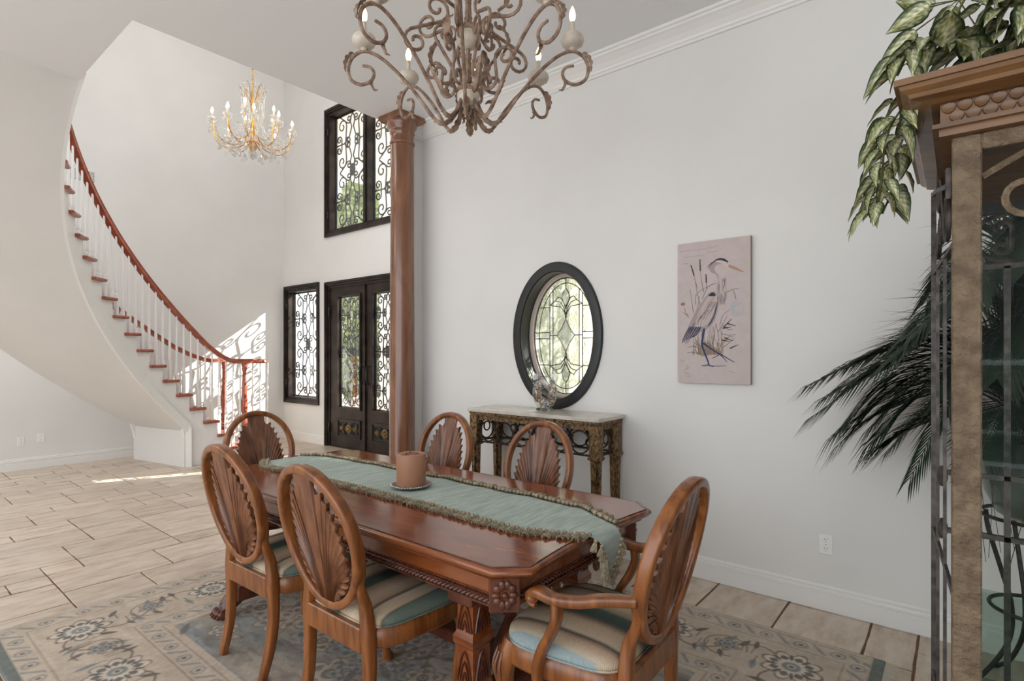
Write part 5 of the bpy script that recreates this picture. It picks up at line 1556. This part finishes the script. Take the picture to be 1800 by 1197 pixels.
# cornice: stacked mouldings running round front and sides
def slab(mb, o, z0, z1, o2=None):
    o2 = o if o2 is None else o2
    r = lambda q, z: [(BX0-q, BY0-q, z), (BX1+q, BY0-q, z), (BX1+q, BY1+min(q,0.05), z), (BX0-q, BY1+min(q,0.05), z)]
    mb.loft([r(o, z0), r(o2, z1)])
mb = MB()
slab(mb, 0.022, BZ1-0.020, BZ1-0.004); slab(mb, 0.034, BZ1-0.004, BZ1+0.006)
slab(mb, 0.072, BZ1+0.062, BZ1+0.070, 0.076); slab(mb, 0.076, BZ1+0.070, BZ1+0.078, 0.088); slab(mb, 0.088, BZ1+0.078, BZ1+0.086, 0.092); slab(mb, 0.100, BZ1+0.086, BZ1+0.100)
slab(mb, 0.036, BZ1+0.052, BZ1+0.062, 0.072)
mb.build('cornice', M_cabwood, cb, smooth=None)
mb = MB(); slab(mb, 0.020, BZ1+0.006, BZ1+0.054); fz = mb.build('frieze', M_cabwood, cb, smooth=None)
# carved overlapping scales on the frieze front
rowz = [BZ1+0.018, BZ1+0.040]
for rI, zc in enumerate(rowz):
    k = 0; x = BX0-0.005+(0.0 if rI else 0.014)
    while x < BX1:
        mb = MB(); n = 10
        out = [(x+0.0135*math.sin(t)*(1-0.25*math.cos(t)), zc-0.0125*math.cos(t)) for t in [2*PI*i/n for i in range(n)]]
        yf = BY0-0.020
        mb.loft([[(a, yf, b) for a, b in out], [(x+(a-x)*0.9, yf-0.005, zc+(b-zc)*0.9) for a, b in out], [(x+(a-x)*0.35, yf-0.003, zc+(b-zc)*0.4) for a, b in out]])
        mb.build('carved_scale', M_cabwood, fz, smooth=60); x += 0.028
# plinth base
mb = MB(); mb.bev(BX0-0.03, BX1+0.03, BY0-0.03, BY1, 0, 0.10, 0.006); mb.bev(BX0-0.015, BX1+0.015, BY0-0.015, BY1, 0.10, 0.13, 0.004); mb.build('plinth', M_cabwood, cb, smooth=None)
mb = MB(); mb.bb(BX0, BX1, BY0+0.01, BY1, BZ1-0.030, BZ1-0.020); mb.build('top_panel', M_cabwood, cb, smooth=None)
# door: hammered metal frame, glass and scrolls
dr = MB(); dw = 0.052
dr.bev(BX0, BX0+dw, BY0, BY0+0.028, 0.13, BZ1-0.02, 0.003); dr.bev(BX1-dw, BX1, BY0, BY0+0.028, 0.13, BZ1-0.02, 0.003)
dr.bev(BX0+dw, BX1-dw, BY0, BY0+0.028, BZ1-0.056, BZ1-0.02, 0.003); dr.bev(BX0+dw, BX1-dw, BY0, BY0+0.028, 0.13, 0.19, 0.003)
door_c = dr.build('door', M_stucco, cb, smooth=None)
mb = MB(); mb.bb(BX0+dw-0.004, BX1-dw+0.004, BY0+0.012, BY0+0.016, 0.186, BZ1-0.052); mb.build('pane', M_cabglass, door_c, smooth=None)
mb = MB(); cxx = (BX0+BX1)/2
for s in (-1, 1):
    for p in (scroll((cxx-s*0.30, 1.79), 0.050, (cxx-s*0.12, 1.84), 0.045, s, -s, 1.0), scroll((cxx-s*0.22, 1.70), 0.05, (cxx-s*0.05, 1.70), 0.04, -s, s, 1.0),
              [(cxx-s*0.373, 1.838), (cxx-s*0.345, 1.855), (cxx-s*0.30, 1.880), (cxx-s*0.24, 1.893), (cxx-s*0.15, 1.895)]):
        mb = MB(); mb.tube([(a, BY0+0.008, b) for a, b in p], 0.0075, 6); mb.build('door_scroll', M_stucco, door_c)
mb = MB(); mb.lathe([(0.004,-0.035),(0.006,-0.03),(0.006,0.03),(0.004,0.035)], 8, (BX0-0.006, BY0+0.006, 1.835)); mb.build('hinge', M_rod, door_c)
# iron side panel (canted) and back panel of bars and scrolls
def bar(name, x, y, z0, z1, r=0.0065): 
    mb = MB(); mb.bb(x-r, x+r, y-r, y+r, z0, z1); return mb.build(name, M_rod, cb, smooth=None)
def side_panel(xa, ya, xb, yb):
    d = Vector((xb-xa, yb-ya)); L = d.length; d.normalize()
    P = lambda t: (xa+d.x*L*t, ya+d.y*L*t)
    for t in (0.10, 0.42, 0.76):
        x, y = P(t); bar('side_bar', x, y, 0.13, 1.715, 0.0042)
    x, y = P(1.0); bar('corner_post', x, y, 0.0, 1.985, 0.007)
    mb = MB()
    for z in (1.715, 0.87, 0.40):
        mb = MB(); mb.tube([P(0)+(z,), P(1)+(z,)], 0.006, 6); mb.build('side_rail', M_rod, cb)
    mb = MB()
    for p in (scroll((0.70, 1.90), 0.09, (0.35, 1.80), 0.075, 1, -1, 1.0), scroll((0.62, 1.775), 0.05, (0.82, 1.77), 0.05, -1, 1, 0.9)):
        mb.tube([P(0.5+(a-0.55)*0.9)+(1.85+(b-1.83)*1.0,) for a, b in p], 0.007, 6)
    mb.tube([P(a)+(b,) for a, b in ((1.0,1.98),(0.85,1.965),(0.6,1.93),(0.3,1.89),(0.05,1.86))], 0.008, 6)
    stuff(mb.build('side_scrolls', M_rod, cb))
    mb = MB()
    for z in (1.10, 0.95):
        mb = MB(); mb.ball(P(0.55)+(z,), (0.014, 0.03, 0.03), 8, 6); mb.build('side_boss', M_rod, cb)
side_panel(BX0+0.008, BY0+0.06, -0.064, 2.30); side_panel(BX1-0.008, BY0+0.06, BX1+0.052, 2.30)
for i in range(6):
    bar('back_bar', 0.118+i*0.122, BY1-0.02, 0.13, 1.725, 0.008)
for z, r in ((1.06, 0.008), (0.87, 0.008), (1.725, 0.008)):
    mb = MB(); mb.bb(-0.05, BX1+0.04, BY1-0.028, BY1-0.012, z-r, z+r); mb.build('back_rail', M_rod, cb, smooth=None)
mb = MB(); mb.bb(-0.05, BX1+0.04, BY1-0.030, BY1-0.010, BZ1-0.065, BZ1-0.030); mb.build('back_header', M_black, cb, smooth=None)
for i in range(3):
    mb = MB(); xc = 0.15+i*0.28
    for s in (-1, 1):
        for p in (scroll((xc+s*0.045, 1.845), 0.024, (xc+s*0.045, 1.785), 0.024, s, s, 1.0),):
            mb.tube([(a, BY1-0.02, b) for a, b in p], 0.007, 6)
        mb.tube([(xc+s*a, BY1-0.02, b) for a, b in smoothpath2([(0.015,1.735),(0.08,1.76),(0.115,1.82),(0.09,1.87),(0.03,1.89)])], 0.008, 6)
    stuff(mb.build('back_scrolls', M_rod, cb))
for z in (1.43, 1.205, 0.70, 0.42):
    mb = MB(); mb.bb(BX0+0.004, BX1-0.004, BY0+0.045, BY1-0.035, z-0.005, z+0.005); mb.build('glass_shelf', M_sheet, cb, smooth=None)

# ================================================================ variegated trailing plant on the cabinet
def leaf_grid(nu=9, nv=8):
    # arrow-shaped leaf, length 1 along +X, folded on the midrib, tip drooping; returns positions and colours
    outl = [(-0.12,0.02),(-0.10,0.14),(0.0,0.235),(0.15,0.275),(0.32,0.262),(0.50,0.215),(0.68,0.145),(0.85,0.065),(1.0,0.003)]
    us = np.linspace(0, 1, nu*2-1); V = []; Cl = []
    ox = np.interp(us, np.linspace(0,1,len(outl)), [p[0] for p in outl]); oy = np.interp(us, np.linspace(0,1,len(outl)), [p[1] for p in outl])
    rnd = np.random.RandomState(2)
    g1, g2, cr_, ye = rgb(38,58,26), rgb(70,94,42), rgb(222,220,184), rgb(150,150,72)
    vs_ = np.linspace(-1, 1, 2*nv+1)
    for i, u in enumerate(us):
        for v in vs_:
            x = ox[i]+0.0 if abs(v) > 0 else ox[i]
            x = ox[i]*(1)+ (0.16 if i == 0 else 0.0)*(1-abs(v))
            y = oy[i]*v; z = abs(y)*0.35-0.22*max(0, x)**2+0.012*math.sin(u*22)*abs(v)
            V.append((x, y, z))
            vein = max(0, math.cos((u*7.0-abs(v)*1.3)*2*PI))**3
            inner = (1-abs(v))**1.4*0.70+0.75*vein*(1-abs(v)*0.75)
            q = min(1, max(0, inner*1.15+rnd.uniform(-0.15,0.15)))
            base = g1*(1-0.5*abs(math.sin(u*9)))+g2*0.5*abs(math.sin(u*9))
            c = base*(1-q)+(cr_ if rnd.rand() < 0.75 else ye)*q
            if abs(v) > 0.86: c = g1*0.8
            Cl.append(c)
    return np.array(V).reshape(len(us), len(vs_), 3), np.array(Cl).reshape(len(us), len(vs_), 3)
LV, LC = leaf_grid()
M_leaf = attr_mat('variegated_leaf', 0.45, spec=0.4, noise=0.15, nscale=30)
iv = thing('trailing_plant', 'variegated green and cream trailing foliage plant on top of the cabinet', 'plant', (0,0,0))
ivy0 = colgrid('leaf', LV.shape[1]-1, LV.shape[0]-1, LV, LC, M_leaf, iv); first = True
ri = random.Random(31); stems = MB()
def put_leaf(p, d, L, roll):
    global first
    X = Vector(d).normalized(); up = Vector((0,0,1)); Y = up.cross(X)
    if Y.length < 1e-3: Y = Vector((0,1,0))
    Y.normalize(); Zv = X.cross(Y)
    Mx = (Matrix((X, Y, Zv)).transposed().to_4x4() @ Matrix.Rotation(roll, 4, 'X') @ Matrix.Diagonal((L, L*ri.uniform(0.85,1.1), L, 1)))
    Mx.translation = Vector(p)
    if first: ivy0.matrix_local = Mx; first = False
    else: inst(ivy0, iv, Mx)
def trail(pts, n, L, spread):
    P = smoothpath(pts, 10); stems.tube(P, 0.0028, 5)
    for k in range(n):
        t = (k+0.5)/n; i = min(len(P)-2, int(t*(len(P)-1))); p = P[i]; T = (P[i+1]-P[i]).normalized()
        a = k*2.4+ri.uniform(-.5,.5)
        side = Vector((math.cos(a), math.sin(a), 0)); side = (side-T*side.dot(T)*0.5)
        side.x -= 0.45; side.y -= 0.35
        d = side.normalized()*0.75+Vector((0,0,-0.55))+T*0.3
        q = p+side.normalized()*spread*ri.uniform(0.4,1.0)
        stems.tube([p, (p+q)/2+Vector((0,0,0.008)), q], 0.0015, 4)
        put_leaf(q, d, L*ri.uniform(0.75,1.15), ri.uniform(-0.7,0.7))
TZc = BZ1+0.105
trail([(0.02,1.75,TZc+0.06),(-0.07,1.66,TZc+0.03),(-0.135,1.64,TZc-0.06),(-0.15,1.66,TZc-0.17),(-0.165,1.70,TZc-0.25)], 34, 0.075, 0.035)
trail([(0.02,1.80,TZc+0.06),(-0.06,1.78,TZc+0.04),(-0.125,1.80,TZc-0.05),(-0.14,1.83,TZc-0.15),(-0.165,1.84,TZc-0.22)], 32, 0.078, 0.04)
trail([(0.05,1.70,TZc+0.08),(-0.02,1.60,TZc+0.10),(-0.08,1.54,TZc+0.08),(-0.11,1.54,TZc+0.03)], 18, 0.08, 0.03)
for k in range(16):
    a = ri.uniform(PI, 2*PI); x0, y0 = 0.02+k*0.035, ri.uniform(1.58, 1.74)
    r = ri.uniform(0.08, 0.18)
    trail([(x0, y0, TZc+0.04), (x0+r*0.4*math.cos(a), y0+r*0.4*math.sin(a), TZc+ri.uniform(0.10,0.22)), (x0+r*math.cos(a), y0+r*0.8*math.sin(a), TZc+ri.uniform(0.10,0.20)), (x0+1.4*r*math.cos(a), y0+1.1*r*math.sin(a), TZc+ri.uniform(0.04,0.12))], 9, 0.095, 0.04)
for k in range(26):
    x0 = -0.05+k*0.024; put_leaf((x0, 1.56+ri.uniform(-.03,.08), TZc+ri.uniform(0.03,0.14)), (ri.uniform(-.7,.3), -1, ri.uniform(-0.3,0.4)), 0.115, ri.uniform(-.6,.6))
for x, y, z, dx, dy, dz in ((-0.06,1.55,TZc+0.17,-1,-0.1,-0.5), (-0.085,1.57,TZc+0.13,-1,0.1,-0.8), (-0.05,1.60,TZc+0.20,-0.8,-0.5,0.1)):
    stems.tube([(0.08,1.70,TZc+0.05),(0.0,1.62,TZc+0.20),(x,y,z)], 0.0018, 4); put_leaf((x,y,z), (dx,dy,dz), 0.085, 1.2)
stuff(stems.build('stems', mat('vine_stem', hexc(86,88,40), rough=0.6), iv))
mb = MB(); mb.lathe([(0.0,0.0),(0.10,0.0),(0.13,0.05),(0.135,0.08),(0.12,0.082),(0.0,0.07)], 24, (0.30, 1.78, TZc-0.004)); mb.build('pot', mat('wicker_brown', hexc(92,64,40), hexc(126,92,60), rough=0.8, scale=(60,60,60)), iv)

# ================================================================ palm on an iron plant stand
SX, SY = 0.25, 3.10
ps = thing('plant_stand', 'curved black iron plant stand behind the cabinet', 'plant stand', (SX, SY, 0))
for k in range(4):
    a = math.radians(112+90*k); c, s = math.cos(a), math.sin(a)
    P = smoothpath([(0.175,0,0.80),(0.165,0,0.72),(0.12,0,0.55),(0.085,0,0.40),(0.10,0,0.25),(0.20,0,0.09),(0.31,0,0.008)], 6)
    mb = MB(); mb.tube([(p.x*c, p.x*s, p.z) for p in P], 0.009, 8); lg = mb.build('leg', M_iron, ps)
    mb = MB(); mb.ball((0.312*c, 0.312*s, 0.006), (0.018,0.018,0.006), 8, 4); mb.build('foot_pad', M_iron, lg)
for r, z in ((0.150, 0.40), (0.182, 0.78)):
    mb = MB(); mb.tube([(r*math.cos(2*PI*k/40), r*math.sin(2*PI*k/40), z) for k in range(40)], 0.008, 6, closed=True); mb.build('ring', M_iron, ps)
pl = thing('potted_palm', 'dark green feathery palm in a glazed pot on the plant stand', 'plant', (SX, SY, 0.79))
M_pot = mat('grey_green_glaze', hexc(62,72,64), hexc(92,102,92), rough=0.3, scale=(10,10,10), coat=0.3)
mb = MB(); mb.lathe([(0.10,-0.02),(0.13,0.0),(0.165,0.08),(0.185,0.20),(0.195,0.29),(0.20,0.30),(0.185,0.302),(0.175,0.27),(0.0,0.265)], 36); mb.build('pot', M_pot, pl)
mb = MB(); mb.lathe([(0.0,0.262),(0.178,0.270),(0.12,0.290),(0.0,0.30)], 24); mb.build('soil', mat('soil', hexc(48,36,28), rough=0.95), pl)
M_frond = mat('palm_leaf', hexc(20,34,26), hexc(44,62,44), rough=0.45, scale=(6,6,6), spec=0.4)
rp_ = random.Random(8)
def frond(az, reach, rise, droop, k=46, Ls=0.26):
    c, s = math.cos(math.radians(az)), math.sin(math.radians(az))
    P = smoothpath([(0.02,0,0.26),(reach*0.12,0,0.26+rise*0.62),(reach*0.35,0,0.26+rise),(reach*0.68,0,0.26+rise*0.92-droop*0.25),(reach,0,0.26+rise*0.75-droop)], 10)
    W = [Vector((p.x*c, p.x*s, p.z)) for p in P]; n = len(W)
    mb = MB(); mb.tube(W, lerp1([0.006,0.005,0.004,0.003,0.0015], n), 5)
    for i in range(k):
        t = 0.20+0.80*i/(k-1); j = min(n-2, int(t*(n-1))); fr = t*(n-1)-j
        p = W[j].lerp(W[j+1], min(1, fr)); T = (W[j+1]-W[j]).normalized(); S = T.cross(Vector((0,0,1))).normalized(); U_ = S.cross(T)
        L = Ls*(0.35+0.65*math.sin(PI*min(1, 0.15+t*0.78)))*rp_.uniform(0.85,1.1)
        for sd in (-1, 1):
            D = (T*0.95+S*sd*0.62+U_*0.16*(1-t)).normalized()
            q1 = p+D*L*0.5; q2 = p+D*L+Vector((0,0,-0.10*L-0.16*L*t)); wv = 0.0075
            N = U_*0.5+T.cross(D).normalized()*0.0; B = D.cross(U_).normalized()*wv
            pts = [p-B*0.35, q1-B, q2, q1+B, p+B*0.35]
            lim = DW-0.012-SY
            pts = [Vector((a.x, min(a.y, lim), a.z)) for a in pts]
            b = len(mb.v); mb.v.extend([tuple(a) for a in pts])
            mid = q1+U_*-0.002; mid.y = min(mid.y, lim); mb.v.append(tuple(mid))
            mb.f.extend([(b, b+1, b+5), (b+1, b+2, b+5), (b+2, b+3, b+5), (b+3, b+4, b+5), (b+4, b, b+5)])
    mb.build('frond', M_frond, pl, smooth=None, fix=False)
for az, re, ri_, dr_ in ((179,0.80,0.46,0.08),(174,0.76,0.42,0.12),(185,0.78,0.40,0.18),(190,0.70,0.40,0.26),(181,0.68,0.36,0.28),(170,0.66,0.50,0.02),(196,0.62,0.48,0.08),(204,0.52,0.58,0.04),(215,0.50,0.70,0.05),(183,0.60,0.24,0.10),(177,0.64,0.30,0.14),
                         (235,0.42,0.85,0.05),(262,0.38,0.95,0.0),(290,0.42,0.90,0.05),(318,0.55,0.85,0.1),(340,0.72,0.75,0.2),(0,0.85,0.62,0.3),(12,0.8,0.48,0.45),(352,0.6,0.95,0.1),(150,0.42,0.95,0.05),(25,0.5,0.95,0.1),(205,0.45,0.30,0.35),(186,0.52,0.14,0.12),(178,0.55,0.38,0.20),(194,0.56,0.30,0.20),(172,0.50,0.24,0.22),(226,0.40,0.45,0.10),(248,0.36,0.55,0.10),(275,0.36,0.60,0.10),(300,0.38,0.50,0.15),(240,0.36,0.22,0.15),(285,0.36,0.25,0.15),(330,0.5,0.3,0.4)):
    frond(az, re, ri_, dr_, 44, 0.36 if re > 0.5 else 0.26)
mb = MB()
for k in range(26):
    a = rp_.uniform(0, 2*PI); r0_ = 0.17; c, s = math.cos(a), math.sin(a); L = rp_.uniform(0.2, 0.5)
    mb.tube(smoothpath([(r0_*c, r0_*s, 0.28), (0.215*c, 0.215*s, 0.27), (0.225*c+rp_.uniform(-.02,.02), 0.225*s, 0.15), (0.23*c+rp_.uniform(-.05,.05), 0.22*s+rp_.uniform(-.04,.04), 0.27-L)], 4), 0.0014, 4)
o = mb.build('dry_fibres', mat('dry_fibre', hexc(92,84,52), hexc(60,58,40), rough=0.9, scale=(20,20,20)), pl); o['kind'] = 'stuff'

# ================================================================ outdoors, seen through the glass, plus one unseen sun-blocking shrub
M_patio = mat('patio_stone', hexc(190,176,160), hexc(206,194,180), rough=0.9, scale=(3,3,3))
mb = MB(); mb.bb(-26, 6, FW+0.25, 22, -0.15, -0.02); mb.bb(-4.05, 6, DW+0.2, FW+0.25, -0.15, -0.02)
struct(mb.build('ground_patio', M_patio, smooth=None))
M_ext = mat('porch_stucco', hexc(224,220,212), rough=0.9)
pr = thing('porch', 'pale porch roof and square posts outside the front door', 'porch', (0,0,0))
mb = MB(); mb.bb(-11.2, -3.6, FW+0.22, 8.4, 5.55, 5.85); mb.build('porch_roof', M_ext, pr, smooth=None)
for x in (-10.2, -5.0):
    mb = MB(); mb.bev(x-0.17, x+0.17, 7.9, 8.24, -0.02, 5.55, 0.01); mb.build('porch_post', M_ext, pr, smooth=None)
M_hedge = [mat('hedge_a', hexc(70,92,52), hexc(132,152,96), rough=0.7, scale=(5,5,5), rand=0), mat('hedge_b', hexc(104,120,70), hexc(176,184,128), rough=0.7, scale=(5,5,5))]
def bush(label, x, y, rx, ry, h, n, seed, mi, lw=0.07):
    r = random.Random(seed); t = thing('shrub', label, 'shrub', (x, y, -0.02))
    mb = MB()
    for k in range(n):
        a = r.uniform(0, 2*PI); q = r.random()**0.4; z = h*(0.06+0.94*r.random()); k_ = math.sqrt(max(0.05, 1-((z/h-0.45)/0.6)**2))
        c = Vector((rx*q*k_*math.cos(a), ry*q*k_*math.sin(a), z)); d = Vector((r.uniform(-1,1), r.uniform(-1,1), r.uniform(-1,1))).normalized(); e = d.orthogonal().normalized()
        L = lw*r.uniform(0.7,1.3); b = len(mb.v)
        mb.v.extend([tuple(c-d*L), tuple(c-e*L*0.45+d*0.1*L), tuple(c+d*L), tuple(c+e*L*0.45+d*0.1*L)]); mb.f.append((b,b+1,b+2,b+3))
    o = mb.build('foliage', M_hedge[mi], t, smooth=None, fix=False); o['kind'] = 'stuff'
    mb = MB()
    for k in range(5): mb.tube([(0,0,0), (rx*0.3*math.cos(k*1.3), ry*0.3*math.sin(k*1.3), h*0.75)], [0.03, 0.01], 5)
    stuff(mb.build('stems', M_cabwood, t))
bush('dark green shrub outside the oval window, nearer the column', -8.15, 10.8, 0.75, 0.6, 2.6, 3000, 1, 0)
bush('tall yellow green shrub filling the oval window', -6.15, 9.7, 0.95, 0.7, 3.9, 5600, 2, 1)
bush('unseen tall green shrub added behind the dining room wall to block sun', -0.9, 7.4, 0.8, 0.7, 5.4, 4600, 3, 1)  # out of view, added to keep direct sun out of the oval window
bush('green shrub beyond the right front door', -11.9, 10.2, 1.0, 0.8, 3.0, 3600, 4, 1, 0.10)
bush('green shrub beyond the left front door', -14.5, 10.6, 1.2, 0.9, 2.2, 3000, 5, 0, 0.10)
bush('tall leafy shrub seen through the upper window', -20.5, 14.8, 2.2, 1.5, 9.0, 5200, 6, 1, 0.2)
